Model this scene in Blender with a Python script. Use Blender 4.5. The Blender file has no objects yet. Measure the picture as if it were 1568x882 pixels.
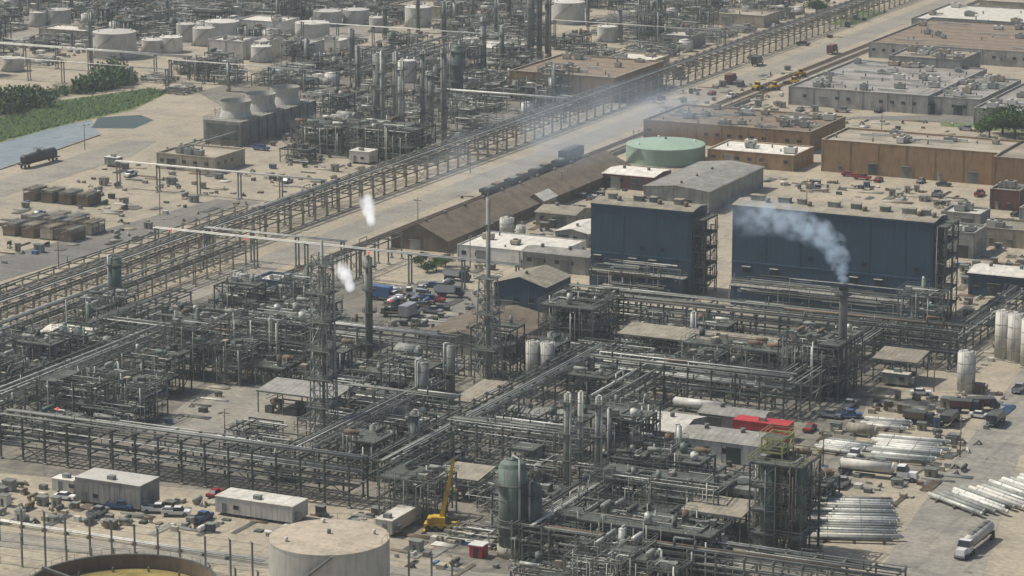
import bpy, math, random, bmesh
from mathutils import Vector
RND=random.Random(11)
# ---------------------------------------------------------------- survey frame
# World X / Y are the plant grid directions, metres, Z up. G(u,v,z) turns a reading
# of the aerial photograph (1568 px wide) into a plant coordinate on the level z.
CH=170.0; PIT=math.radians(12.8); FP=4583.0; HD=math.radians(25.5)
cP,sP,cH,sH=math.cos(PIT),math.sin(PIT),math.cos(HD),math.sin(HD)
F0=CH/math.tan(PIT); OX=-F0*sH; OY=F0*cH
def G(u,v,z=0.0):
    x=(u-784)/FP; y=-(v-441)/FP
    hor=cP+y*sP; dz=-sP+y*cP; t=(z-CH)/dz
    L=x*t; F=hor*t
    return (L*cH-F*sH-OX, L*sH+F*cH-OY)
def PU(x,y,z=0.0):
    X=x+OX; Y=y+OY
    L=X*cH+Y*sH; F=-X*sH+Y*cH
    dz=z-CH
    d=F*cP-dz*sP; up=F*sP+dz*cP
    return 784+FP*L/d, 441-FP*up/d
def span(x0,y0,u2,z=0):
    a,b=x0,x0+600
    for _ in range(40):
        m=(a+b)/2
        if PU(m,y0,z)[0]<u2: a=m
        else: b=m
    return a
RES=[];KEEP=[]
def reserve(x0,x1,y0,y1): RES.append((min(x0,x1),max(x0,x1),min(y0,y1),max(y0,y1)))
def free(x0,x1,y0,y1):
    for a,b,c,d in RES:
        if x0<b and x1>a and y0<d and y1>c: return False
    return True
def inpoly(u,v,P):
    c=False;j=len(P)-1
    for i in range(len(P)):
        if (P[i][1]>v)!=(P[j][1]>v) and u<(P[j][0]-P[i][0])*(v-P[i][1])/(P[j][1]-P[i][1])+P[i][0]: c=not c
        j=i
    return c
# ---------------------------------------------------------------- materials
MATS=[];MI={}
def mat(name,col,rough=.7,metal=0,var=.25,scale=.35,rib=None,grime=.35,rnd=.15,ribd=.72):
    m=bpy.data.materials.new(name); m.use_nodes=True
    nt=m.node_tree; N=nt.nodes; Lk=nt.links
    b=N['Principled BSDF']; b.inputs['Roughness'].default_value=rough; b.inputs['Metallic'].default_value=metal
    g=N.new('ShaderNodeNewGeometry')
    n1=N.new('ShaderNodeTexNoise'); n1.inputs['Scale'].default_value=scale; n1.inputs['Detail'].default_value=5
    Lk.new(g.outputs['Position'],n1.inputs['Vector'])
    mp=N.new('ShaderNodeMapping'); mp.inputs['Scale'].default_value=(1,1,.15); Lk.new(g.outputs['Position'],mp.inputs['Vector'])
    n2=N.new('ShaderNodeTexNoise'); n2.inputs['Scale'].default_value=1.3; n2.inputs['Detail'].default_value=4
    Lk.new(mp.outputs[0],n2.inputs['Vector'])
    r1=N.new('ShaderNodeMapRange'); r1.inputs[1].default_value=.3; r1.inputs[2].default_value=.7
    r1.inputs[3].default_value=1-var; r1.inputs[4].default_value=1+var; Lk.new(n1.outputs[0],r1.inputs[0])
    r2=N.new('ShaderNodeMapRange'); r2.inputs[1].default_value=.48; r2.inputs[2].default_value=.75
    r2.inputs[3].default_value=1; r2.inputs[4].default_value=1-grime; Lk.new(n2.outputs[0],r2.inputs[0])
    mu=N.new('ShaderNodeMath'); mu.operation='MULTIPLY'; Lk.new(r1.outputs[0],mu.inputs[0]); Lk.new(r2.outputs[0],mu.inputs[1])
    oi=N.new('ShaderNodeObjectInfo'); r3=N.new('ShaderNodeMapRange'); r3.inputs[3].default_value=1-rnd; r3.inputs[4].default_value=1+rnd
    Lk.new(oi.outputs['Random'],r3.inputs[0])
    mu2=N.new('ShaderNodeMath'); mu2.operation='MULTIPLY'; Lk.new(mu.outputs[0],mu2.inputs[0]); Lk.new(r3.outputs[0],mu2.inputs[1])
    last=mu2
    if rib:
        sx=N.new('ShaderNodeSeparateXYZ'); Lk.new(g.outputs['Position'],sx.inputs[0])
        a=N.new('ShaderNodeMath'); a.operation='MULTIPLY'; a.inputs[1].default_value=2*math.pi/rib[1]
        Lk.new(sx.outputs[rib[0]],a.inputs[0])
        s=N.new('ShaderNodeMath'); s.operation='SINE'; Lk.new(a.outputs[0],s.inputs[0])
        r=N.new('ShaderNodeMapRange'); r.inputs[1].default_value=-1; r.inputs[2].default_value=-.3; r.inputs[3].default_value=ribd; r.inputs[4].default_value=1.0
        Lk.new(s.outputs[0],r.inputs[0])
        mm=N.new('ShaderNodeMath'); mm.operation='MULTIPLY'; Lk.new(last.outputs[0],mm.inputs[0]); Lk.new(r.outputs[0],mm.inputs[1]); last=mm
    vm=N.new('ShaderNodeVectorMath'); vm.operation='SCALE'; vm.inputs[0].default_value=col
    Lk.new(last.outputs[0],vm.inputs['Scale']); Lk.new(vm.outputs[0],b.inputs['Base Color'])
    MI[name]=len(MATS); MATS.append(m); return m
mat('steel_dark',(.065,.075,.064)); mat('steel_grey',(.15,.16,.14)); mat('grating',(.09,.1,.085),.9)
mat('pipe_silver',(.42,.43,.39),.5,.2); mat('pipe_white',(.62,.62,.56),.5); mat('pipe_dark',(.08,.085,.073)); mat('rust',(.16,.115,.075),.9)
mat('concrete',(.33,.31,.25),.95); mat('vessel_green',(.1,.14,.115),.6); mat('vessel_grey',(.23,.24,.215),.6)
mat('white_paint',(.65,.64,.59),.5,var=.12); mat('tank_white',(.53,.515,.455),.6,var=.1,grime=.25); mat('tank_roof_tan',(.47,.4,.3),.8,var=.18)
mat('tank_green',(.27,.37,.285),.6,var=.08,grime=.12)
mat('blue_clad',(.023,.06,.098),.6,var=.12,rib=(0,1.6),grime=.2,rnd=.05,ribd=.86); mat('blue_clad_side',(.023,.06,.098),.6,var=.12,rib=(1,1.6),grime=.2,rnd=.05,ribd=.86)
mat('blue_trim',(.04,.09,.145),.6)
mat('roof_tan',(.26,.235,.18),.9,rib=(0,1.2),ribd=.85); mat('roof_grey',(.26,.255,.225),.9,rib=(0,1.4),ribd=.8); mat('roof_brown',(.155,.125,.087),.95,rib=(1,1.5),var=.3,ribd=.88)
mat('roof_flat',(.3,.265,.205),.95,var=.3,scale=.12); mat('roof_flat_grey',(.25,.24,.215),.95,var=.3,scale=.1); mat('roof_brownflat',(.2,.155,.11),.95,var=.2)
mat('roof_white',(.6,.575,.5),.7,var=.18,rib=(0,3),ribd=.88); mat('wall_brick',(.27,.175,.09),.95,var=.15); mat('wall_tan',(.34,.3,.225),.9)
mat('wall_grey',(.29,.285,.255),.9); mat('wall_maroon',(.13,.055,.045),.8); mat('glass_dark',(.03,.035,.04),.2,grime=0)
mat('yellow',(.55,.36,.03),.6); mat('pale_yellow',(.33,.32,.12),.7); mat('red',(.42,.03,.035),.6)
mat('tyre',(.025,.025,.025),.9); mat('car_white',(.7,.7,.68),.3,var=.03,grime=.08); mat('car_blue',(.05,.12,.26),.3,var=.03); mat('car_red',(.33,.035,.03),.3,var=.03)
mat('car_silver',(.35,.36,.37),.3,.3,var=.03); mat('car_dark',(.04,.045,.05),.3,var=.03)
mat('wood',(.17,.125,.08),.9); mat('bark',(.1,.075,.05),.95); mat('leaf',(.04,.09,.018),.8,var=.45,scale=.5,rnd=.3); mat('leaf_light',(.08,.135,.027),.8,var=.4,scale=.5)
mat('rail_rust',(.11,.085,.06),.8); mat('tank_car_black',(.035,.037,.037),.5)
mat('yellow_floor',(.24,.19,.055),.9,var=.4,scale=.2); mat('tarp_blue',(.08,.16,.3),.7)
lm=bpy.data.materials.new('lamp_red'); lm.use_nodes=True; _b=lm.node_tree.nodes['Principled BSDF']; _b.inputs['Base Color'].default_value=(.6,.02,.02,1); _b.inputs['Emission Color'].default_value=(1,.03,.02,1); _b.inputs['Emission Strength'].default_value=1.0; MI['lamp_red']=len(MATS); MATS.append(lm)
# ---------------------------------------------------------------- mesh builder
class MB:
    def __init__(s): s.v=[];s.f=[];s.m=[];s.s=[]
    def box(s,x0,x1,y0,y1,z0,z1,m):
        i=len(s.v); s.v+=[(x0,y0,z0),(x1,y0,z0),(x1,y1,z0),(x0,y1,z0),(x0,y0,z1),(x1,y0,z1),(x1,y1,z1),(x0,y1,z1)]
        s.f+=[(i+3,i+2,i+1,i),(i+4,i+5,i+6,i+7),(i,i+1,i+5,i+4),(i+1,i+2,i+6,i+5),(i+2,i+3,i+7,i+6),(i+3,i,i+4,i+7)]
        s.m+=[MI[m]]*6; s.s+=[False]*6
    def cb(s,x,y,z,w,d,h,m): s.box(x-w/2,x+w/2,y-d/2,y+d/2,z,z+h,m)
    def quad(s,p,m):
        i=len(s.v); s.v+=p; s.f.append(tuple(range(i,i+len(p)))); s.m.append(MI[m]); s.s.append(False)
    def cyl(s,p,q,r,m,n=8,r2=None,cap=True,smooth=True):
        if r2 is None: r2=r
        dx,dy,dz=q[0]-p[0],q[1]-p[1],q[2]-p[2]
        L=math.sqrt(dx*dx+dy*dy+dz*dz)
        if L<1e-6: return
        dx/=L;dy/=L;dz/=L
        if abs(dz)<.9: ux,uy,uz=-dy,dx,0
        else: ux,uy,uz=0,dz,-dy
        l=math.sqrt(ux*ux+uy*uy+uz*uz); ux/=l;uy/=l;uz/=l
        vx,vy,vz=dy*uz-dz*uy, dz*ux-dx*uz, dx*uy-dy*ux
        i=len(s.v); mi=MI[m]
        for k in range(n):
            a=2*math.pi*(k+.5)/n; c,e=math.cos(a),math.sin(a)
            ox,oy,oz=ux*c+vx*e,uy*c+vy*e,uz*c+vz*e
            s.v.append((p[0]+ox*r,p[1]+oy*r,p[2]+oz*r)); s.v.append((q[0]+ox*r2,q[1]+oy*r2,q[2]+oz*r2))
        for k in range(n):
            a=i+2*k; b=i+2*((k+1)%n)
            s.f.append((a,b,b+1,a+1)); s.m.append(mi); s.s.append(smooth)
        if cap:
            s.f.append(tuple(i+2*k+1 for k in range(n))); s.f.append(tuple(i+2*k for k in reversed(range(n))))
            s.m+=[mi,mi]; s.s+=[False,False]
    def beam(s,p,q,w,m): s.cyl(p,q,w*.7,m,4,smooth=False,cap=False)
    def dome(s,x,y,z,r,h,m,n=16,k=3):
        pr=r;pz=z
        for j in range(1,k+1):
            a=math.pi/2*j/k; rr=max(r*math.cos(a),.01); zz=z+h*math.sin(a)
            s.cyl((x,y,pz),(x,y,zz),pr,m,n,r2=rr,cap=(j==k)); pr=rr;pz=zz
    def hdrum(s,x,y,z,L,r,ax,m,n=12,sad=True):
        e=r*.45
        def P(t): return (x+t,y,z) if ax==0 else (x,y+t,z)
        s.cyl(P(-L/2),P(L/2),r,m,n)
        s.cyl(P(L/2),P(L/2+e),r,m,n,r2=r*.5); s.cyl(P(-L/2),P(-L/2-e),r,m,n,r2=r*.5)
        if sad:
            for t in(-L*.3,L*.3):
                c=P(t)
                if ax==0: s.box(c[0]-.25,c[0]+.25,y-r*.8,y+r*.8,0 if z-r<2.5 else z-r-.6,z-r*.5,'concrete')
                else: s.box(x-r*.8,x+r*.8,c[1]-.25,c[1]+.25,0 if z-r<2.5 else z-r-.6,z-r*.5,'concrete')
    def rail(s,x0,x1,y0,y1,z,m='steel_grey',st=2.5):
        for zz in (z+.55,z+1.1):
            t=.035
            s.box(x0-t,x1+t,y0-t,y0+t,zz-t,zz+t,m); s.box(x0-t,x1+t,y1-t,y1+t,zz-t,zz+t,m)
            s.box(x0-t,x0+t,y0+t,y1-t,zz-t,zz+t,m); s.box(x1-t,x1+t,y0+t,y1-t,zz-t,zz+t,m)
        n=max(1,int((x1-x0)/st))
        for k in range(n+1):
            x=x0+(x1-x0)*k/n
            for y in(y0,y1): s.box(x-.03,x+.03,y-.03,y+.03,z,z+1.05,m)
        n=max(1,int((y1-y0)/st))
        for k in range(1,n):
            y=y0+(y1-y0)*k/n
            for x in(x0,x1): s.box(x-.03,x+.03,y-.03,y+.03,z,z+1.05,m)
    def mesh(s,name):
        me=bpy.data.meshes.new(name); me.from_pydata(s.v,[],s.f)
        used=sorted(set(s.m)); rem={a:b for b,a in enumerate(used)}
        for a in used: me.materials.append(MATS[a])
        me.polygons.foreach_set('material_index',[rem[a] for a in s.m])
        me.polygons.foreach_set('use_smooth',s.s); me.update(); return me
    def obj(s,name,loc=(0,0,0),rot=0,absolute=False):
        if absolute and s.v:
            xs=[a[0] for a in s.v]; ys=[a[1] for a in s.v]
            cx,cy=(min(xs)+max(xs))/2,(min(ys)+max(ys))/2
            s.v=[(a[0]-cx,a[1]-cy,a[2]) for a in s.v]; loc=(cx,cy,0)
        return inst(name,s.mesh(name),loc,rot)
def inst(name,me,loc,rot=0,sc=None):
    o=bpy.data.objects.new(name,me); bpy.context.scene.collection.objects.link(o)
    o.location=loc if len(loc)==3 else (loc[0],loc[1],0); o.rotation_euler=(0,0,rot)
    if sc: o.scale=sc
    return o
PC=['pipe_silver']*5+['pipe_white']*3+['steel_grey']*5+['pipe_dark']*5+['rust']+['vessel_grey']*3
# ---------------------------------------------------------------- pipe racks
def rack(axis,c,s0,s1,w=7,levels=(4.5,7),bay=6,fill=.8,seed=0,name='pipe_rack',col='steel_grey',res=True,strut=True,rmax=.26,pcs=None,leg=.16):
    R=random.Random(seed+int(c*7)); m=MB(); pcs=pcs or PC
    if s0>s1: s0,s1=s1,s0
    def bx(a0,a1,t0,t1,z0,z1,mm):
        if axis=='x': m.box(a0,a1,c+t0,c+t1,z0,z1,mm)
        else: m.box(c+t0,c+t1,a0,a1,z0,z1,mm)
    def pt(a,t,z): return (a,c+t,z) if axis=='x' else (c+t,a,z)
    n=max(1,round((s1-s0)/bay)); b=(s1-s0)/n; top=levels[-1]
    for k in range(n+1):
        a=s0+b*k
        for t in(-w/2,w/2): bx(a-leg,a+leg,t-leg,t+leg,0,top+.3,col)
        for t in(-w/2,w/2): bx(a-.4,a+.4,t-.4,t+.4,0,.35,'concrete')
        for z in levels: bx(a-.12,a+.12,-w/2-.5,w/2+.5,z-.36,z,col)
        if k<n and k%4==1 and strut:
            for t in(-w/2,w/2):
                m.beam(pt(a,t,.3),pt(a+b,t,levels[0]-.3),.14,col); m.beam(pt(a+b,t,.3),pt(a,t,levels[0]-.3),.14,col)
    if strut:
        for z in levels:
            for t in(-w/2,w/2): bx(s0,s1,t-.1,t+.1,z-.75,z-.42,'steel_grey' if col=='wall_tan' else col)
    for z in levels:
        t=-w/2+.3
        while t<w/2-.2:
            r=R.choice([.06,.08,.1,.12,.16,.2,rmax])
            t+=r
            if R.random()<fill:
                a0,a1=s0-1,s1+1
                if strut and R.random()<.4: a0=s0+R.random()*(s1-s0)*.7
                if strut and R.random()<.4: a1=s1-R.random()*(s1-s0)*.7
                if a1-a0>3:
                    pm=R.choice(pcs); m.cyl(pt(a0,t,z+r+.02),pt(a1,t,z+r+.02),r,pm,6 if r<.2 else 8)
                    for _ in range(3 if strut else 0):
                        if R.random()<.5:
                            a=R.uniform(a0,a1); m.cyl(pt(a,t,z+r),pt(a,t,z+R.choice([-3.5,-2,1.4,2])),r*.9,pm,6)
                    if R.random()<.2 and a1-a0>30:
                        a=R.uniform(a0+8,a1-8); h=1.6
                        for q,e in((pt(a,t,z+r),pt(a,t,z+r+h)),(pt(a,t,z+r+h),pt(a+4,t,z+r+h)),(pt(a+4,t,z+r+h),pt(a+4,t,z+r))): m.cyl(q,e,r,pm,6)
            t+=r+R.choice([.1,.2,.35,.6])
    if res:
        if axis=='x': reserve(s0,s1,c-w/2-.5,c+w/2+.5)
        else: reserve(c-w/2-.5,c+w/2+.5,s0,s1)
    return m.obj(name,absolute=True)
def rackX(u1,v1,u2,v2,**k):
    a=G(u1,v1);b=G(u2,v2); rack('x',(a[1]+b[1])/2,a[0],b[0],**k)
def rackY(u1,v1,u2,v2,**k):
    a=G(u1,v1);b=G(u2,v2); rack('y',(a[0]+b[0])/2,a[1],b[1],**k)
# ---------------------------------------------------------------- modules
def pipes(m,R,x0,x1,y0,y1,zt,n,rm=.18):
    for _ in range(n):
        r=R.choice([.05,.07,.09,.12,rm]); pm=R.choice(PC)
        x=R.uniform(x0,x1);y=R.uniform(y0,y1);z=R.uniform(.4,zt)
        for _ in range(R.choice([2,3,4])):
            d=R.choice('xxyyz'); q=[x,y,z]
            if d=='x': q[0]=R.uniform(x0,x1)
            elif d=='y': q[1]=R.uniform(y0,y1)
            else: q[2]=R.uniform(.2,zt)
            m.cyl((x,y,z),tuple(q),r,pm,6,cap=False); x,y,z=q
def structure(m,R,x0,x1,y0,y1,levels,bay=5,deck=.5,col='steel_grey',equip=True,rails=True,npipe=30,railm='steel_grey'):
    nx=max(1,round((x1-x0)/bay)); ny=max(1,round((y1-y0)/bay)); X=[x0+(x1-x0)*i/nx for i in range(nx+1)]; Y=[y0+(y1-y0)*i/ny for i in range(ny+1)]
    top=levels[-1]
    for x in X:
        for y in Y: m.cb(x,y,0,.26,.26,top+.01,col)
    zp=0
    for z in levels:
        for x in X: m.box(x-.1,x+.1,y0+.15,y1-.15,z-.4,z-.06,col)
        for y in Y: m.box(x0+.15,x1-.15,y-.11,y+.11,z-.38,z-.07,col)
        for i in range(nx):
            for j in range(ny):
                if R.random()<deck: m.box(X[i]+.02,X[i+1]-.02,Y[j]+.02,Y[j+1]-.02,z-.05,z+.02,'grating')
                if equip and R.random()<.5:
                    cx,cy=(X[i]+X[i+1])/2,(Y[j]+Y[j+1])/2; k=R.random(); vm=R.choice(['vessel_grey','vessel_green','pipe_silver','vessel_grey','rust','steel_dark','tank_white'])
                    if k<.25:
                        r=R.uniform(.35,.8);h=R.uniform(1.2,2.6); m.cyl((cx,cy,z+.3),(cx,cy,z+h),r,vm,12); m.dome(cx,cy,z+h,r,r*.4,vm,12,2)
                    elif k<.65: m.hdrum(cx,cy,z+1,R.uniform(2,3.6),R.uniform(.35,.65),R.choice([0,1]),vm)
                    else:
                        for q in range(3): m.cb(cx+R.uniform(-1.2,1.2),cy+R.uniform(-1.2,1.2),z+.05+q*.01,R.uniform(.5,1.6),R.uniform(.5,1.6),R.uniform(.6,1.5),R.choice(['steel_grey','vessel_grey','wall_tan','steel_dark']))
        if rails: m.rail(x0-.3,x1+.3,y0-.3,y1+.3,z,railm)
        for i in range(nx):
            if R.random()<.35:
                for y in(y0,y1): m.beam((X[i],y,zp+.1),(X[i+1],y,z-.4),.13,col)
        for j in range(ny):
            if R.random()<.35:
                for x in(x0,x1): m.beam((x,Y[j],zp+.1),(x,Y[j+1],z-.4),.13,col)
        if x1-x0>5:
            xa=x0+.5;xb=min(x1,x0+5.5)
            if R.random()<.5: xa,xb=xb,xa
            for o in(-.9,-1.6): m.beam((xa,y0+o,zp),(xb,y0+o,z),.12,'steel_grey'); m.beam((xa,y0+o,zp+1),(xb,y0+o,z+1),.05,'steel_grey')
        zp=z
    pipes(m,R,x0,x1,y0,y1,top+.6,npipe)
    for _ in range(npipe//4):
        x=R.uniform(x0,x1);y=R.choice([y0-.3,y1+.3,R.uniform(y0,y1)]);r=R.choice([.06,.1,.16]); m.cyl((x,y,0),(x,y,top+R.uniform(-2,1.5)),r,R.choice(PC),6)
def vcolumn(m,x,y,r,h,vm,R,plat=True,z0=0):
    m.cyl((x,y,z0),(x,y,z0+2),r*1.12,'concrete',16); m.cyl((x,y,z0+2),(x,y,z0+h),r,vm,20); m.dome(x,y,z0+h,r,r*.6,vm,20,3)
    z=z0+4
    while z<h-1:
        m.cyl((x,y,z),(x,y,z+.15),r*1.04,'steel_grey',20); z+=R.uniform(2,4)
    if plat:
        z=z0+6
        while z<z0+h+1:
            zz=min(z,z0+h-.4); rr=r+1.0
            m.cyl((x,y,zz),(x,y,zz+.1),rr,'grating',12,smooth=False)
            for e in(.55,1.1): 
                for k in range(12):
                    a=2*math.pi*(k+.5)/12;b=2*math.pi*(k+1.5)/12
                    m.beam((x+rr*math.cos(a),y+rr*math.sin(a),zz+e),(x+rr*math.cos(b),y+rr*math.sin(b),zz+e),.06,'steel_grey')
                    if e>1: m.beam((x+rr*math.cos(a),y+rr*math.sin(a),zz),(x+rr*math.cos(a),y+rr*math.sin(a),zz+e),.06,'steel_grey')
            z+=R.uniform(5,8)
        for o in(-.3,.3): m.beam((x+o,y-r-.35,z0),(x+o,y-r-.35,z0+h),.06,'steel_grey')
        for k in range(int(h/1.2)): m.box(x-.3,x+.3,y-r-.37,y-r-.33,z0+k*1.2,z0+k*1.2+.05,'steel_grey')
    a=R.uniform(3.5,6); px,py=x+math.cos(a)*(r+.4),y+math.sin(a)*(r+.4)
    m.cyl((px,py,z0+.5),(px,py,z0+h+r*.8),.2,'pipe_silver',8); m.cyl((px,py,z0+h+r*.8),(x,y,z0+h+r*.8),.2,'pipe_silver',8); m.cyl((x,y,z0+h+r*.3),(x,y,z0+h+r*.8),.2,'pipe_silver',8)
def mod(kind,seed):
    R=random.Random(seed*31+7); m=MB(); col=R.choice(['steel_grey','steel_dark','steel_dark'])
    if kind in('structure','lowstructure'):
        n=R.choice([2,2,2,3,3]) if kind=='structure' else 1
        hs=[4.0*(i+1)+R.uniform(-.3,.3) for i in range(n)]
        w=R.uniform(7,11)/2;d=R.uniform(6,10)/2
        structure(m,R,-w,w,-d,d,hs,4.5,.45,col,True,True,48)
        if n>1 and R.random()<.5:
            vcolumn(m,R.uniform(-w,w),R.choice([-1,1])*(d+.2),R.uniform(.4,.7),hs[-1]+R.uniform(0,3),R.choice(['vessel_grey','vessel_green','pipe_silver']),R,plat=False)
    elif kind=='exchanger':
        for i in range(R.choice([3,4,5])):
            y=-5+2.4*i; m.hdrum(0,y,1.5,R.uniform(5,8),R.uniform(.4,.65),0,R.choice(['vessel_grey','pipe_silver','rust','vessel_green','vessel_grey']))
            if R.random()<.5: m.hdrum(0,y,3.0,R.uniform(5,8),.45,0,R.choice(['vessel_grey','pipe_silver','steel_grey']),sad=False)
            for x in(-2,2): m.cyl((x,y,0),(x,y,R.uniform(3.5,5)),.12,R.choice(PC),6)
        pipes(m,R,-6,6,-6,6,5,40)
        for x in(-4,4):
            for y in(-5,0,5): m.cb(x,y,0,.2,.2,4.8,col)
        for y in(-5,0,5): m.box(-4.2,4.2,y-.1,y+.1,4.55,4.85,col)
        for x in(-4,4): m.box(x-.1,x+.1,-5.2,5.2,4.2,4.5,col)
    elif kind=='pumps':
        for i in range(5):
            for j in range(3):
                if R.random()<.75:
                    x=-5+2.5*i+R.uniform(-.4,.4);y=-4.5+4*j+R.uniform(-.6,.6)
                    m.cb(x,y,0,1.2,2.4,.35,'concrete'); m.cyl((x,y-.9,.9),(x,y+.1,.9),.38,R.choice(['vessel_grey','vessel_green','steel_grey','rust','steel_dark']),10); m.cyl((x,y+.3,.85),(x,y+.9,.85),.5,'steel_grey',10)
                    m.cyl((x,y+.6,.9),(x,y+.6,R.uniform(2,4)),.1,R.choice(PC),6)
        pipes(m,R,-6,6,-6,6,4,40)
        if R.random()<.6: structure(m,R,-5,5,0,5,[4.4],5,.3,col,True,False,12)
    elif kind=='vessels':
        for i in range(R.choice([1,2,2])):
            x=R.uniform(-5,5);y=R.uniform(-4,4);r=R.uniform(.7,1.4);h=R.uniform(4,8); vm=R.choice(['vessel_grey','tank_white','vessel_green','vessel_grey'])
            for k in range(4):
                a=k*math.pi/2+.7; m.beam((x+r*math.cos(a),y+r*math.sin(a),0),(x+r*math.cos(a),y+r*math.sin(a),2.2),.2,'steel_dark')
            m.cyl((x,y,1.6),(x,y,h),r,vm,16); m.dome(x,y,h,r,r*.4,vm,16,3); m.rail(x-r-.5,x+r+.5,y-r-.5,y+r+.5,h*.8)
            m.cb(x,y,h*.8-.08,2*r+1.2,2*r+1.2,.07,'grating')
        pipes(m,R,-6,6,-6,6,6,44)
        structure(m,R,-5.5,-.5,-2,3,[3.6,7.2],5,.5,col,False,True,10)
    elif kind=='column':
        r=R.uniform(.6,1.0); vcolumn(m,0,1,r,R.uniform(12,18),R.choice(['vessel_grey','steel_grey','vessel_green']),R)
        structure(m,R,-5,5,-5,-1,[4,8],5,.5,col,True,True,24); m.hdrum(2.5,4,2,5,1,0,'vessel_grey'); pipes(m,R,-6,6,-6,6,6,24)
    elif kind=='lowpipes':
        for y in [-4,-1,2,5]:
            for x in(-6,-2,2,6): m.cb(x,y,0,.25,1.6,1,'concrete')
            for k in range(4): m.cyl((-7,y-.6+k*.4,1.15),(7,y-.6+k*.4,1.15),R.choice([.08,.12,.16]),R.choice(PC),6)
        pipes(m,R,-6,6,-6,6,2.8,26)
        for _ in range(3): m.cb(R.uniform(-5,5),R.uniform(-5,5),0,R.uniform(1,2.4),R.uniform(1,2.2),R.uniform(.8,2.2),R.choice(['wall_grey','wall_tan','steel_grey','tank_white']))
    elif kind=='tanklet':
        for _ in range(R.choice([1,2,3])):
            x=R.uniform(-4,4);y=R.uniform(-4,4);r=R.uniform(1.5,3);h=R.uniform(2.5,4.5); vm=R.choice(['tank_white','tank_white','vessel_grey','wall_tan'])
            m.cyl((x,y,0),(x,y,h),r,vm,24); m.cyl((x,y,h),(x,y,h+.5),r,vm,24,r2=.2); m.beam((x,y-r-.2,0),(x,y-r-.2,h+1),.08,'steel_grey')
        pipes(m,R,-6,6,-6,6,2,14)
    elif kind=='aircooler':
        structure(m,R,-6.5,6.5,-4,4,[6.5],4.3,.2,col,False,False,20)
        m.box(-6.6,6.6,-4.2,4.2,7,8.1,'vessel_grey'); m.rail(-7.2,7.2,-4.9,4.9,7.0)
        for x in(-4.3,0,4.3): m.cyl((x,0,8.1),(x,0,8.6),1.8,'steel_grey',16); m.cyl((x,0,8.6),(x,0,8.62),1.6,'steel_dark',16)
        pipes(m,R,-6,6,-5,5,6,20)
    return m.mesh(kind)
LBL={'structure':'steel_process_structure','lowstructure':'steel_process_structure','exchanger':'heat_exchanger_bank','pumps':'pump_station','vessels':'pressure_vessel_group','column':'distillation_column','lowpipes':'ground_pipe_manifold','aircooler':'air_cooler','tanklet':'small_storage_tanks'}
LIB={k:[mod(k,s+i*13) for s in range(n)] for i,(k,n) in enumerate([('structure',12),('lowstructure',6),('exchanger',6),('pumps',6),('vessels',6),('column',4),('lowpipes',6),('aircooler',2),('tanklet',5)])}
def fill(P,w,cell=13,seed=1,prob=1.0,half=5.2):
    R=random.Random(seed); g=[G(*p) for p in P]; xs=[a[0] for a in g]; ys=[a[1] for a in g]
    kinds=list(w.keys()); ws=list(w.values()); x=min(xs)
    n=0
    while x<max(xs):
        y=min(ys)
        while y<max(ys):
            xx=x+R.uniform(-1.5,1.5);yy=y+R.uniform(-1.5,1.5)
            if inpoly(xx,yy,g) and R.random()<prob:
                for (dx,dy) in((0,0),(3,0),(-3,0),(0,3),(0,-3),(3,3),(-3,-3)):
                    X,Y=xx+dx,yy+dy
                    if free(X-half,X+half,Y-half,Y+half) and not any(inpoly(X+a,Y+b,K) for K in KEEP for a in(-half,half) for b in(-half,half)):
                        k=R.choices(kinds,ws)[0]; inst(LBL[k],R.choice(LIB[k]),(X,Y,0),R.choice([0,math.pi]) if k!='lowpipes' else R.choice([0,math.pi/2])); n+=1; break
            y+=cell
        x+=cell
    return n
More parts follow.
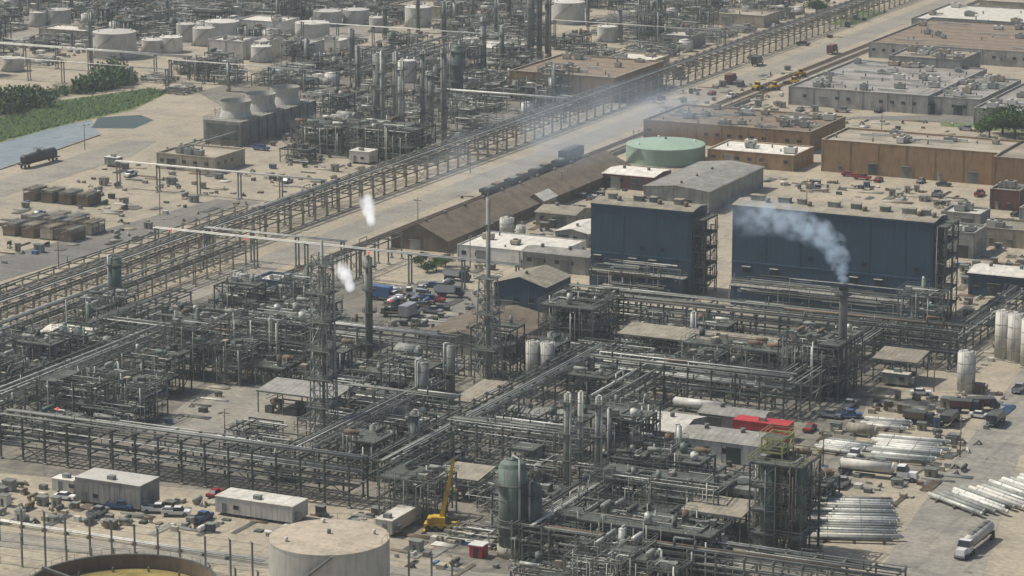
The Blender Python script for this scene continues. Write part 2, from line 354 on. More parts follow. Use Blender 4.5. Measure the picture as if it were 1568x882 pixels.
# ---------------------------------------------------------------- buildings
def hvac(m,x,y,z,R,s=1):
    w,d,h=R.uniform(1.8,4)*s,R.uniform(1.6,3)*s,R.uniform(1,2)*s; c=R.choice(['tank_white','wall_grey','vessel_grey','wall_tan'])
    m.box(x-w/2,x+w/2,y-d/2,y+d/2,z+.3,z+.3+h,c); m.box(x-w/2+.2,x+w/2-.2,y-d/2+.2,y+d/2-.2,z,z+.3,'steel_dark')
    m.cyl((x,y,z+h+.3),(x,y,z+h+.55),min(w,d)*.33,'steel_dark',10)
    if R.random()<.4: m.box(x+w/2,x+w/2+R.uniform(1,4),y-.4,y+.4,z+.4,z+1.1,'pipe_silver')
def bldg(name,x0,y0,w,d,h,wall='wall_grey',roof='roof_flat',nh=4,win=True,gable=None,seed=0,doors=2,side=None,par=.5,res=True,wall_side=None):
    R=random.Random(seed+int(x0)); m=MB(); x1=x0+w;y1=y0+d
    ws=wall_side or wall
    m.quad([(x0,y0,0),(x1,y0,0),(x1,y0,h),(x0,y0,h)],wall); m.quad([(x1,y1,0),(x0,y1,0),(x0,y1,h),(x1,y1,h)],wall)
    m.quad([(x1,y0,0),(x1,y1,0),(x1,y1,h),(x1,y0,h)],ws); m.quad([(x0,y1,0),(x0,y0,0),(x0,y0,h),(x0,y1,h)],ws)
    if gable is None:
        m.quad([(x0,y0,h-par),(x1,y0,h-par),(x1,y1,h-par),(x0,y1,h-par)],roof)
        t=.35
        tr='wall_tan' if wall in('wall_brick','wall_tan') else ('blue_trim' if wall.startswith('blue') else 'wall_grey')
        m.box(x0-.08,x1+.08,y0-.08,y0+t,h-.02,h+.12,tr); m.box(x0-.08,x1+.08,y1-t,y1+.08,h-.02,h+.12,tr)
        m.box(x0-.08,x0+t,y0+t,y1-t,h-.02,h+.12,tr); m.box(x1-t,x1+.08,y0+t,y1-t,h-.02,h+.12,tr)
        for y in(y0+t,y1-t): m.quad([(x0,y,h-par),(x1,y,h-par),(x1,y,h),(x0,y,h)],wall)
        for x in(x0+t,x1-t): m.quad([(x,y0,h-par),(x,y1,h-par),(x,y1,h),(x,y0,h)],wall)
        for _ in range(nh): hvac(m,R.uniform(x0+2,x1-2) if w>6 else x0+w/2,R.uniform(y0+2,y1-2) if d>6 else y0+d/2,h-par,R,1 if min(w,d)>8 else .5)
        for _ in range(nh): 
            xx,yy=R.uniform(x0+1,x1-1),R.uniform(y0+1,y1-1); m.cyl((xx,yy,h-par),(xx,yy,h+R.uniform(.3,1)),.25,'steel_grey',8)
        if nh>6:
            for _ in range(nh//2):
                xx,yy=R.uniform(x0+2,x1-8),R.uniform(y0+2,y1-2); L=R.uniform(4,min(14,w*.5)); m.box(xx,min(xx+L,x1-.6),yy,yy+.5,h-par+.3,h-par+.8,'pipe_silver')
            k=y0+8
            while k<y1-3: m.box(x0+.5,x1-.5,k,k+.12,h-par,h-par+.05,'steel_dark'); k+=9
    else:
        rz=gable; o=.4
        if w>=d:
            ym=(y0+y1)/2
            for s,(ya,yb) in enumerate(((y0-o,ym),(y1+o,ym))): m.quad([(x0-o,ya,h-.1),(x1+o,ya,h-.1),(x1+o,yb,h+rz),(x0-o,yb,h+rz)],roof)
            for x in(x0,x1): m.quad([(x,y0,h),(x,y1,h),(x,ym,h+rz-.05)],ws)
            for k in range(int(w/8)): m.cyl((x0+4+8*k,ym,h+rz),(x0+4+8*k,ym,h+rz+.9),.5,'steel_grey',10)
        else:
            xm=(x0+x1)/2
            for xa in(x0-o,x1+o): m.quad([(xa,y0-o,h-.1),(xa,y1+o,h-.1),(xm,y1+o,h+rz),(xm,y0-o,h+rz)],roof)
            for y in(y0,y1): m.quad([(x0,y,h),(x1,y,h),(xm,y,h+rz-.05)],wall)
            for k in range(int(d/12)): m.cyl((xm,y0+4+12*k,h+rz),(xm,y0+4+12*k,h+rz+.7),.4,'steel_grey',10)
    if win:
        st=4.0;n=int(w/st)
        for k in range(n):
            x=x0+st*(k+.5)
            if R.random()<.7:
                m.box(x-.7,x+.7,y0-.06,y0+.05,h*.45,h*.45+1.1,'glass_dark'); m.box(x-.8,x+.8,y0-.12,y0,h*.45-.12,h*.45,'wall_grey')
        n=int(d/st)
        for k in range(n):
            y=y0+st*(k+.5)
            if R.random()<.6: m.box(x1-.05,x1+.06,y-.7,y+.7,h*.45,h*.45+1.1,'glass_dark')
    for k in range(doors):
        x=x0+w*(k+.6)/(doors+.4)
        dw=R.choice([1,3.2]); dh=min(h*.8,2.2 if dw==1 else 3.6)
        m.box(x-dw/2,x+dw/2,y0-.07,y0+.05,.02,dh,R.choice(['wall_grey','steel_dark','steel_grey'])); m.box(x-dw/2-.15,x+dw/2+.15,y0-.5,y0,dh,dh+.12,'steel_grey')
    for k in range(int(w/9)+1): m.box(x0+.3+k*9,x0+.42+k*9,y0-.12,y0-.01,.1,h-.1,'steel_grey' if wall!='wall_brick' else 'wall_brick')
    if res: reserve(x0,x1,y0,y1)
    return m.obj(name,absolute=True)
def bpx(name,u1,v1,u2,d,h,z=0,**k):
    x0,y0=G(u1,v1,z); x1=span(x0,y0,u2,z); return bldg(name,x0,y0,x1-x0,d,h,**k)
def canopy(name,u1,v1,u2,d,h,roof='roof_tan',stuff=True,slope=.8):
    x0,y0=G(u1,v1,h); x1=span(x0,y0,u2,h); y1=y0+d; m=MB(); R=random.Random(int(u1))
    m.quad([(x0,y0,h),(x1,y0,h),(x1,y1,h+slope),(x0,y1,h+slope)],roof); m.quad([(x0,y0,h-.25),(x1,y0,h-.25),(x1,y1,h+slope-.25),(x0,y1,h+slope-.25)],'steel_grey')
    for y,z in((y0,h),(y1,h+slope)): m.box(x0,x1,y-.06,y+.06,z-.35,z-.02,'steel_grey')
    n=max(1,int((x1-x0)/5))
    for k in range(n+1):
        x=x0+.3+(x1-x0-.6)*k/n
        for y in(y0+.3,y1-.3): m.cb(x,y,0,.22,.22,h-.2,'steel_grey')
        if stuff and k<n:
            m.hdrum(x+2.3,(y0+y1)/2,1.6,2.6,.7,0,R.choice(['vessel_grey','vessel_green','rust'])); m.cb(x+2.3,y0+1.2,0,1.8,1,1.6,R.choice(['wall_grey','steel_grey','steel_dark']))
    if stuff: pipes(m,R,x0,x1,y0,y1,h-.6,int((x1-x0)*.8))
    reserve(x0,x1,y0,y1); return m.obj(name,absolute=True)
def tank(name,u,v,dia,h,wm='tank_white',rm=None,roof='cone',z=0,ch=.06):
    x,y=G(u,v,z); r=dia/2; m=MB(); n=56; rm=rm or wm
    m.cyl((0,0,0),(0,0,h),r,wm,n,cap=False); m.cyl((0,0,0),(0,0,.3),r+.4,'concrete',n)
    if roof=='cone':
        m.cyl((0,0,h),(0,0,h+r*ch*2),r,rm,n,r2=.4,smooth=False); m.cyl((0,0,h-.12),(0,0,h+.01),r+.1,wm,n,cap=False)
        m.cyl((0,0,h+r*ch*2),(0,0,h+r*ch*2+.8),.35,'steel_grey',8)
        for a in(.6,2.2,4): m.cyl((r*.75*math.cos(a),r*.75*math.sin(a),h),(r*.75*math.cos(a),r*.75*math.sin(a),h+1),.3,'white_paint',8)
    else:
        m.cyl((0,0,h-.02),(0,0,h),r+.45,'steel_dark',n,cap=False); m.cyl((0,0,h-2.6),(0,0,h-2.5),r-.35,'yellow_floor',n)
        m.cyl((0,0,h-2.5),(0,0,h-.02),r-.06,'rust',n,cap=False)
        for k in range(n):
            a=2*math.pi*k/n;b=2*math.pi*(k+1)/n
            i=[(rr*math.cos(t),rr*math.sin(t),h+.02) for rr,t in((r-.05,a),(r+.5,a),(r+.5,b),(r-.05,b))]; m.quad(i,'steel_dark')
            if k%4==0: m.cb((r-2)*math.cos(a),(r-2)*math.sin(a),h-2.5,.3,.3,.9,'steel_grey')
        m.beam((-r,0,h+.5),(0,0,h-2.3),.5,'steel_grey')
    zz=2.4
    while zz<h: m.cyl((0,0,zz),(0,0,zz+.06),r+.04,wm,n,cap=False); zz+=2.4
    zs=0;a=-2.4
    while zs<h:
        m.cb((r+.5)*math.cos(a),(r+.5)*math.sin(a),zs,.8,.8,.08,'steel_grey'); zs+=.3;a+=.35/r
    rl=r-.1; nn=max(10,int(r*2.5))
    for k in range(nn):
        a=2*math.pi*k/nn;b=2*math.pi*(k+1)/nn; p=(rl*math.cos(a),rl*math.sin(a));q=(rl*math.cos(b),rl*math.sin(b))
        if roof!='cone' or k<nn*.35: m.beam((p[0],p[1],h),(p[0],p[1],h+1.1),.05,'steel_grey'); m.beam((p[0],p[1],h+1.1),(q[0],q[1],h+1.1),.05,'steel_grey')
    reserve(x-r,x+r,y-r,y+r); return m.obj(name,(x,y,0))
def at(name,u,v,fn,rot=0,rs=4,z=0):
    x,y=G(u,v); m=MB(); fn(m); reserve(x-rs,x+rs,y-rs,y+rs); return m.obj(name,(x,y,z),rot)
# ---------------------------------------------------------------- ground
def poly(name,pts,z,m):
    b=MB(); b.quad([(p[0],p[1],z) for p in pts],m); return b.obj(name)
def gmat(name,c1,c2,c3,s1=.012,s2=.09,s3=.9,rough=.97,fine=.25,spots=True):
    m=bpy.data.materials.new(name); m.use_nodes=True; N=m.node_tree.nodes; K=m.node_tree.links; b=N['Principled BSDF']; b.inputs['Roughness'].default_value=rough
    g=N.new('ShaderNodeNewGeometry')
    def nz(s,d=7):
        n=N.new('ShaderNodeTexNoise'); n.inputs['Scale'].default_value=s; n.inputs['Detail'].default_value=d; n.inputs['Roughness'].default_value=.62; K.new(g.outputs['Position'],n.inputs['Vector']); return n
    def mx(f,a,bb,lo,hi):
        r=N.new('ShaderNodeMapRange'); r.inputs[1].default_value=lo; r.inputs[2].default_value=hi; K.new(f,r.inputs[0])
        x=N.new('ShaderNodeMix'); x.data_type='RGBA'; K.new(r.outputs[0],x.inputs[0])
        for i,c in((6,a),(7,bb)):
            if isinstance(c,tuple): x.inputs[i].default_value=(*c,1)
            else: K.new(c,x.inputs[i])
        return x.outputs[2]
    a=mx(nz(s1).outputs[0],c1,c2,.4,.6); a=mx(nz(s2).outputs[0],a,c3,.48,.7)
    for sc_,w in(((.7,.03,1),.8),((.03,.6,1),.7)):
        mp=N.new('ShaderNodeMapping'); mp.inputs['Scale'].default_value=sc_; K.new(g.outputs['Position'],mp.inputs['Vector'])
        st=N.new('ShaderNodeTexNoise'); st.inputs['Scale'].default_value=w; st.inputs['Detail'].default_value=3; K.new(mp.outputs[0],st.inputs['Vector'])
        dk=tuple(q*.66 for q in c1); a=mx(st.outputs[0],a,dk,.55,.78)
    if spots: a=mx(nz(.22,4).outputs[0],a,tuple(q*.5 for q in c1),.6,.72)
    f=nz(s3,5); r=N.new('ShaderNodeMapRange'); r.inputs[3].default_value=1-fine; r.inputs[4].default_value=1+fine; r.inputs[1].default_value=.3; r.inputs[2].default_value=.7; K.new(f.outputs[0],r.inputs[0])
    v=N.new('ShaderNodeVectorMath'); v.operation='SCALE'; K.new(a,v.inputs[0]); K.new(r.outputs[0],v.inputs['Scale']); K.new(v.outputs[0],b.inputs['Base Color'])
    MI[name]=len(MATS); MATS.append(m)
gmat('sand',(.375,.325,.235),(.31,.275,.205),(.22,.197,.155)); gmat('asphalt',(.16,.155,.135),(.19,.18,.155),(.125,.12,.107)); gmat('road_concrete',(.285,.262,.212),(.245,.23,.19),(.185,.175,.15))
gmat('yard_concrete',(.24,.226,.19),(.285,.26,.213),(.165,.157,.138),.03,.15)
gmat('plant_pad',(.145,.137,.112),(.22,.2,.158),(.085,.082,.07),.03,.15); gmat('ballast',(.17,.152,.125),(.15,.132,.108),(.11,.1,.085)); gmat('grass_mat',(.1,.16,.04),(.14,.165,.06),(.19,.175,.095),.05,.2)
gmat('water_mat',(.2,.24,.24),(.25,.28,.27),(.15,.185,.19),.05,.2,rough=.16,fine=.03,spots=False); gmat('pond_mat',(.03,.055,.04),(.04,.062,.048),(.03,.045,.035),rough=.35,spots=False)
b=MB(); b.quad([(-9000,-9000,0),(9000,-9000,0),(9000,14000,0),(-9000,14000,0)],'sand'); b.obj('ground')
zc=[.004]
def patch(name,px,m):
    zc[0]+=.004; poly(name,[G(*p) for p in px],zc[0],m)
def strip(name,xa,xb,ya,yb,m):
    zc[0]+=.004; poly(name,[(xa,ya),(xb,ya),(xb,yb),(xa,yb)],zc[0],m)
patch('plant_paving',[(-60,520),(150,470),(480,420),(640,440),(860,470),(1480,500),(1440,560),(1330,610),(1240,900),(760,900),(560,770),(-60,720)],'plant_pad')
patch('plant_paving',[(300,140),(500,100),(820,95),(960,130),(900,165),(560,245),(470,240)],'plant_pad')
patch('plant_paving',[(-60,-20),(360,-60),(700,-60),(560,60),(200,75),(-60,60)],'yard_concrete')
YARD=[(225,662),(320,590),(400,592),(490,600),(410,672)]
patch('concrete_yard',YARD,'road_concrete'); KEEP.append([G(*p) for p in YARD])
patch('asphalt_yard',[(590,500),(640,430),(710,430),(750,500)],'asphalt')
xr=(G(560,352)[0]+G(1050,150)[0])/2
strip('main_road',xr-5,xr+6,-260,900,'road_concrete')
patch('haul_road',[(1330,900),(1400,790),(1568,560),(1640,480),(1700,560),(1560,700),(1500,900)],'yard_concrete')
patch('grass_bank',[(-30,190),(80,155),(230,135),(262,140),(205,168),(100,192),(-30,228)],'grass_mat')
patch('canal_water',[(-30,262),(-30,228),(80,196),(140,184),(152,205),(64,236),(0,258)],'water_mat')
patch('pond',[(140,196),(150,180),(215,176),(235,184),(205,197)],'pond_mat')
patch('grass_verge',[(1265,38),(1320,14),(1360,18),(1310,38)],'grass_mat')
patch('grass_verge',[(1440,193),(1440,182),(1600,195),(1600,207)],'grass_mat')
patch('side_road',[(-30,285),(190,215),(240,215),(200,240),(-30,312)],'road_concrete')
patch('side_road',[(-30,400),(130,360),(330,305),(400,310),(240,358),(-30,440)],'asphalt')
patch('side_road',[(-30,812),(600,868),(780,880),(780,900),(-30,835)],'road_concrete')
patch('parking_lot',[(1250,180),(1500,190),(1640,215),(1640,195),(1510,175)],'asphalt')
# canal kerb (concrete lining)
m=MB(); E=[G(*p) for p in[(-30,266),(0,260),(64,238),(153,207)]]
for a,b_ in zip(E,E[1:]): m.beam((a[0],a[1],.1),(b_[0],b_[1],.1),.5,'concrete')
m.obj('canal_wall')
xt=xr+12
def trackx(x,y0,y1):
    m=MB(); zc[0]+=.004
    m.quad([(x-1.9,y0,zc[0]),(x+1.9,y0,zc[0]),(x+1.9,y1,zc[0]),(x-1.9,y1,zc[0])],'ballast')
    y=y0
    while y<y1: m.box(x-1.25,x+1.25,y,y+.28,zc[0]+.01,.22,'wood'); y+=.9
    for o in(-.72,.72): m.box(x+o-.05,x+o+.05,y0,y1,.22,.38,'rail_rust')
    m.obj('railway_track',absolute=True); reserve(x-2,x+2,y0,y1)
trackx(xt,-60,900); trackx(xt+5,60,700)
# ---------------------------------------------------------------- blue boiler halls
def blue_hall(u1,v1,u2,h,d,seed):
    x0,y0=G(u1,v1,h); x1=span(x0,y0,u2,h); y1=y0+d; R=random.Random(seed); m=MB()
    m.quad([(x0,y0,0),(x1,y0,0),(x1,y0,h),(x0,y0,h)],'blue_clad'); m.quad([(x1,y1,0),(x0,y1,0),(x0,y1,h),(x1,y1,h)],'blue_clad')
    m.quad([(x1,y0,0),(x1,y1,0),(x1,y1,h),(x1,y0,h)],'blue_clad_side'); m.quad([(x0,y1,0),(x0,y0,0),(x0,y0,h),(x0,y1,h)],'blue_clad_side')
    ym=(y0+y1)/2; rz=.7
    m.quad([(x0-.3,y0-.3,h-.05),(x1+.3,y0-.3,h-.05),(x1+.3,ym,h+rz),(x0-.3,ym,h+rz)],'roof_tan'); m.quad([(x1+.3,y1+.3,h-.05),(x0-.3,y1+.3,h-.05),(x0-.3,ym,h+rz),(x1+.3,ym,h+rz)],'roof_tan')
    for x in(x0,x1): m.quad([(x,y0,h),(x,y1,h),(x,ym,h+rz-.05)],'blue_clad_side')
    x=x0+3
    while x<x1-4:
        w=R.uniform(1.6,3.4)
        m.box(x,x+w,ym-1,ym+1,h+rz-.1,h+1.8,R.choice(['wall_grey','steel_grey','roof_grey'])); m.box(x-.2,x+w+.2,ym-1.2,ym+1.2,h+1.8,h+1.92,'roof_tan')
        if R.random()<.6: m.cyl((x+w+1.5,ym-1.5,h+.4),(x+w+1.5,ym-1.5,h+1.6),.6,R.choice(['wood','steel_grey']),10)
        x+=R.uniform(4,8)
    m.box(x0-.05,x1+.05,y0-.12,y0-.01,h*.42,h*.42+.3,'blue_trim'); m.box(x0-.05,x1+.05,y0-.1,y0-.01,h-.5,h-.1,'blue_trim')
    for k in range(1,int((x1-x0)/9)+1): m.box(x0+k*9,x0+k*9+.15,y0-.08,y0-.01,h*.42+.3,h-.5,'blue_clad')
    n=int((x1-x0)/7)
    for k in range(n):
        x=x0+3.5+k*7+R.uniform(-1.5,1.5); z=h*.33
        if R.random()<.75: m.box(x-.9,x+.9,y0-.5,y0-.02,z,z+1.3,'glass_dark'); m.box(x-1.1,x+1.1,y0-.9,y0-.02,z+1.3,z+1.42,'wall_grey')
        if R.random()<.5: m.box(x+2,x+3.2,y0-.12,y0-.02,h*.5,h*.5+.9,'glass_dark')
    m.box(x0+1,x1-1,y0-3,y0-.02,0,5,'blue_clad'); m.box(x0+.8,x1-.8,y0-3.2,y0,5,5.15,'roof_grey')
    pipes(m,R,x0+1,x1-1,y0-6,y0-3.3,9,60); m.rail(x0+1,x1-1,y0-3,y0-.2,5.2)
    structure(m,R,x1+.3,x1+3.2,y0+.5,y1-1,[4*k for k in range(1,int(h/4)+1)],6,.8,'steel_dark',False,True,16,'steel_dark')
    reserve(x0-1,x1+4,y0-7,y1+1); return m.obj('blue_boiler_building',absolute=True)
blue_hall(905,310,1060,22,10,1)
blue_hall(1122,313,1430,25,11,2)
bpx('corrugated_shed',985,318,1085,44,6.5,wall='wall_grey',roof='roof_grey',gable=1.0,win=False,seed=1)
bpx('maroon_workshop',923,287,1000,14,4.5,wall='wall_maroon',roof='roof_white',gable=.6,win=True,seed=2)
tank('green_storage_tank',1019,246,25,5.5,'tank_green','tank_green')
bpx('white_roof_building',1083,252,1215,18,5,wall='wall_brick',roof='roof_white',seed=3,nh=3,par=.3)
bpx('flat_roof_workshop',985,215,1240,34,7,wall='wall_brick',roof='roof_brownflat',seed=4,nh=22)
bpx('flat_roof_office',1207,160,1420,70,6.5,wall='wall_grey',roof='roof_flat_grey',seed=5,nh=22)
bpx('flat_roof_office',1400,172,1500,50,6,wall='wall_grey',roof='roof_flat_grey',seed=6,nh=16)
bpx('penthouse_office',1360,124,1470,25,9.5,wall='wall_grey',roof='roof_flat',seed=7,nh=8,res=False)
bpx('flat_roof_office',1490,192,1720,80,6,wall='wall_grey',roof='roof_flat_grey',seed=8,nh=18)
bpx('tan_roof_warehouse',1330,88,1640,80,6,wall='wall_grey',roof='roof_brownflat',seed=9,nh=12)
bpx('white_roof_building',1395,50,1600,50,6,wall='wall_grey',roof='roof_white',seed=10,nh=6)
bpx('flat_roof_office',1500,22,1640,40,6,wall='wall_tan',roof='roof_flat',seed=11,nh=4)
bpx('brick_warehouse',1257,262,1530,24,10,wall='wall_brick',roof='roof_flat',seed=12,nh=7,win=False,doors=5)
bpx('brick_warehouse',1520,290,1660,30,10,wall='wall_brick',roof='roof_flat',seed=13,nh=4,win=False,doors=3)
bpx('brown_control_building',780,146,940,45,9,wall='wall_brick',roof='roof_brownflat',seed=14,nh=8,win=False)
xw0=xt+9; ya=G(590,378)[1]; yb=G(880,262)[1]
bldg('long_storage_shed',xw0,ya,17,yb-ya,3.4,wall='roof_brown',roof='roof_brown',gable=4,win=False,seed=15,doors=1)
bpx('small_gabled_house',806,326,832,9,4,wall='wall_tan',roof='roof_white',gable=1.8,seed=16,doors=1)
bpx('white_roof_shed',820,345,880,12,4,wall='wall_tan',roof='roof_tan',gable=1,seed=17)
bpx('white_roof_shed',850,375,900,16,4,wall='wall_grey',roof='roof_white',gable=1,seed=171)
bpx('white_roof_building',700,400,850,20,4.5,wall='white_paint',roof='roof_white',seed=18,nh=2,par=.2)
bpx('white_roof_shed',800,412,900,8,5,wall='wall_grey',roof='roof_grey',gable=.6,seed=19)
bpx('blue_gabled_workshop',757,480,835,15,8,wall='blue_clad',roof='roof_tan',gable=2,seed=20,wall_side='blue_clad_side')
bpx('low_gable_shed',640,535,770,30,3.5,wall='wall_grey',roof='roof_brown',gable=2,win=False,seed=21)
bpx('blue_equipment_house',387,462,425,9,6,wall='blue_clad',roof='roof_white',seed=22,nh=1,wall_side='blue_clad_side')
bpx('blue_equipment_house',62,530,130,9,3.5,wall='blue_clad',roof='roof_white',gable=.8,seed=23)
bpx('tan_equipment_building',240,258,330,18,5,wall='wall_tan',roof='roof_flat',seed=24,nh=3)
bpx('white_roof_building',1482,452,1640,12,6,wall='blue_clad',roof='roof_white',gable=.8,seed=25)
for i,(u,v,u2,d,h,w,r) in enumerate([(1440,392,1490,12,7,'wall_grey','roof_grey'),(1500,375,1568,14,5,'wall_tan','roof_tan'),(1515,320,1560,10,6,'wall_maroon','roof_tan'),(1440,350,1500,10,5,'wall_grey','roof_white'),(1560,350,1640,12,6,'wall_grey','roof_grey'),
    (60,62,130,14,5,'wall_tan','roof_white'),(360,52,430,16,6,'tank_white','roof_white'),(600,28,680,18,6,'wall_tan','roof_flat'),(700,90,780,20,5,'tank_white','roof_white'),(930,108,1000,16,5,'wall_tan','roof_white'),(1010,72,1060,14,5,'wall_grey','roof_white'),(480,80,520,12,5,'tank_white','roof_white'),(1090,38,1170,18,5,'wall_tan','roof_flat')]):
    bpx('equipment_building',u,v,u2,d,h,wall=w,roof=r,seed=30+i,nh=2,win=False)
canopy('open_canopy_shed',945,510,1190,9,6); canopy('open_canopy_shed',1335,548,1405,9,5.5); canopy('open_canopy_shed',392,597,510,9,5,roof='roof_grey')
canopy('open_canopy_shed',672,728,732,8,5,roof='roof_tan'); canopy('open_canopy_shed',1042,780,1135,9,6,roof='roof_tan'); canopy('open_canopy_shed',690,612,735,16,5,roof='roof_tan')
bpx('metal_roof_shed',928,680,1040,14,4.5,wall='wall_grey',roof='roof_white',gable=1.2,seed=40,win=False)
bpx('metal_roof_shed',1040,700,1165,10,4.5,wall='white_paint',roof='roof_grey',gable=1.0,seed=41)
bpx('metal_roof_shed',772,662,870,9,4,wall='wall_grey',roof='roof_grey',gable=.8,seed=42,win=False)
bpx('metal_roof_shed',1070,655,1165,7,3.5,wall='wall_grey',roof='roof_grey',gable=.8,seed=43,win=False)
def trailer(name,u,v,u2,h=3.2,d=4,wm='tank_white',rm='roof_white',z=.6):
    x0,y0=G(u,v); x1=span(x0,y0,u2); m=MB(); y1=y0+d
    m.box(x0,x1,y0,y1,z,h,wm); m.box(x0-.1,x1+.1,y0-.1,y1+.1,h,h+.12,rm)
    k=x0+1
    while k<x1-1: m.box(k,k+.5,y0+.2,y1-.2,0,z,'steel_dark'); k+=2.5
    k=x0+.5
    while k<x1-.3: m.box(k,k+.06,y0-.03,y0,z,h,wm); k+=1.2
    m.box(x0+1.5,x0+2.5,y0-.07,y0,z,z+2,'steel_grey'); m.box(x0+4,x0+5.2,y0-.07,y0,z+1,z+1.8,'glass_dark'); m.box(x1,x1+.9,y0+.8,y0+2,z+.3,z+1.7,'wall_grey')
    m.box((x0+x1)/2-.7,(x0+x1)/2+.7,y0+1,y0+2.2,h+.12,h+.9,'vessel_grey')
    reserve(x0,x1,y0,y1); m.obj(name,absolute=True)
trailer('office_trailer',116,770,215,h=5.2,d=7,wm='wall_grey',rm='tank_white'); trailer('office_trailer',330,788,448,h=3.7,d=6,wm='tank_white'); trailer('office_trailer',1044,700,1088,h=3.4)
trailer('shipping_container',1122,668,1205,h=3.6,wm='red',rm='red',z=.15); trailer('shipping_container',80,755,112,h=3,d=3); trailer('shipping_container',1350,590,1390,h=3,d=3,wm='wall_grey'); trailer('office_trailer',575,820,600,h=3.2,d=12)
trailer('shipping_container',535,250,565,h=4,d=6,wm='tank_white'); trailer('shipping_container',160,255,180,h=3,d=3,wm='wall_grey')
for u,v,u2 in [(318,80,345),(345,82,372),(372,82,405),(430,85,470)]: bpx('pale_equipment_house',u,v+8,u2,14,7,wall='tank_white',roof='tank_white',seed=u,nh=1,win=False,doors=0)
def clear_front(x,y,w,L):
    for k in range(1,int(L/6)+1): reserve(x+k*6*sH-w/2,x+k*6*sH+w/2,y-k*6*cH-3,y-k*6*cH+3)
def tank_at_top(name,u,v,h,front=0,**k):
    xx,yy=G(u,v,h); uu,vv=PU(xx,yy,0); d=k.pop('dia'); tank(name,uu,vv,d,h,**k)
    if front: clear_front(xx,yy,d*.9,front)
tank_at_top('cone_roof_storage_tank',504,822,12.5,dia=21,wm='tank_white',rm='tank_roof_tan',ch=.03)
tank_at_top('open_top_storage_tank',185,893,8,dia=32,wm='steel_dark',roof='float')
for u,v,h,d in [(175,48,10,17),(235,60,5,9.5),(262,56,6,9),(285,36,7,8),(312,42,7,9),(478,34,6,14),(501,16,6,12),(545,14,6,11),(870,2,9,14),(625,92,8,6),(340,32,6,14),(1560,60,5,8),(90,14,7,10),(60,18,6,8),(640,10,8,11),(580,26,6,8),(720,58,6,7),(400,70,6,8),(20,88,5,8),(930,40,6,8)]:
    tank_at_top('storage_tank',u,v,h,front=50,dia=d,wm='tank_white',rm='tank_white')
tank_at_top('green_low_tank',706,164,2.5,dia=10,wm='tank_green',rm='tank_green')
for u,v,h,d in [(816,524,9.5,3.2),(838,526,9.5,3.2),(1480,540,9,3.8),(1538,478,11,4),(1557,482,11,4),(1578,490,11,4),(776,335,5,4),(797,346,4,2.5)]:
    xx,yy=G(u,v,h); m=MB(); r=d/2
    m.cyl((0,0,0),(0,0,h),r,'tank_white',24); m.dome(0,0,h,r,r*.35,'tank_white',24,3); m.cyl((0,0,0),(0,0,.3),r+.3,'concrete',24)
    for o in(-.25,.25): m.beam((o,-r-.25,0),(o,-r-.25,h+1),.06,'steel_grey')
    for k in range(3): m.cyl((0,0,h*(k+1)/4),(0,0,h*(k+1)/4+.1),r+.05,'wall_grey',24)
    m.rail(-r*.7,r*.7,-r*.7,r*.7,h+.2); m.cyl((r+.2,0,0),(r+.2,0,h+.6),.12,'pipe_silver',6)
    reserve(xx-r,xx+r,yy-r,yy+r); m.obj('vertical_silo',(xx,yy,0))
# cooling tower
x0,y0=G(312,220); m=MB(); W,D=14,50
m.box(x0,x0+W,y0,y0+D,1.5,8,'wall_grey'); m.box(x0+.3,x0+W-.3,y0+.3,y0+D-.3,0,1.5,'concrete')
for k in range(9): m.box(x0+W,x0+W+.3,y0+1+k*5.4,y0+4.8+k*5.4,2,6.6,'vessel_grey')
for k in range(10): m.box(x0+W+.3,x0+W+.6,y0+k*5.4,y0+k*5.4+.3,0,8.2,'steel_grey')
for k in range(5): m.box(x0+1,x0+W-1,y0-.2,y0-.02,2+k*1.1,2.7+k*1.1,'steel_grey')
m.rail(x0,x0+W,y0,y0+D,8)
for k in range(3):
    yy=y0+9+k*16; m.cyl((x0+W/2,yy,8),(x0+W/2,yy,10.5),5.4,'tank_white',32,r2=4.6,cap=False); m.cyl((x0+W/2,yy,10.5),(x0+W/2,yy,13.5),4.6,'tank_white',32,r2=5.1,cap=False); m.cyl((x0+W/2,yy,11.5),(x0+W/2,yy,11.6),4.6,'steel_dark',28); m.cyl((x0+W/2,yy,11.6),(x0+W/2,yy,12.5),.7,'steel_grey',8)
reserve(x0,x0+W,y0,y0+D); clear_front(x0+10,y0,24,40); m.obj('cooling_tower',absolute=True)
def lattice(m,h,w0,w1,col='steel_grey',step=3,core=None,plats=()):
    n=int(h/step)
    def W(z): return w0+(w1-w0)*z/h
    pr=None
    for k in range(n+1):
        z=h*k/n; w=W(z)/2; c=[(-w,-w,z),(w,-w,z),(w,w,z),(-w,w,z)]
        for i in range(4):
            m.beam(c[i],c[(i+1)%4],.13,col)
            if pr: m.beam(pr[i],c[i],.22,col); m.beam(pr[i],c[(i+1)%4],.1,col); m.beam(pr[(i+1)%4],c[i],.1,col)
        pr=c
    if core: m.cyl((0,0,0),(0,0,h+core[1]),core[0],core[2],12)
    for z in plats: w=W(z)/2+.9; m.box(-w,w,-w,w,z,z+.08,'grating'); m.rail(-w,w,-w,w,z+.08)
def twr(m): lattice(m,41,4.4,3.2,'vessel_grey',3,(.35,3,'vessel_grey'),(9,15,21,27,33,39)); R=random.Random(3); pipes(m,R,-2,2,-2,2,38,14); [m.cyl((a,b,0),(a,b,38),.13,'pipe_silver',6) for a,b in((-2.4,0),(2.2,1))]
at('lattice_flare_tower',497,685,twr)
def mast(m): lattice(m,26,5,3,'vessel_grey',2.6,(.5,18,'vessel_grey'),(10,18,26)); m.cyl((0,0,43),(0,0,45),.15,'steel_grey',6); m.cyl((0,0,38),(0,0,38.1),1.3,'grating',12)
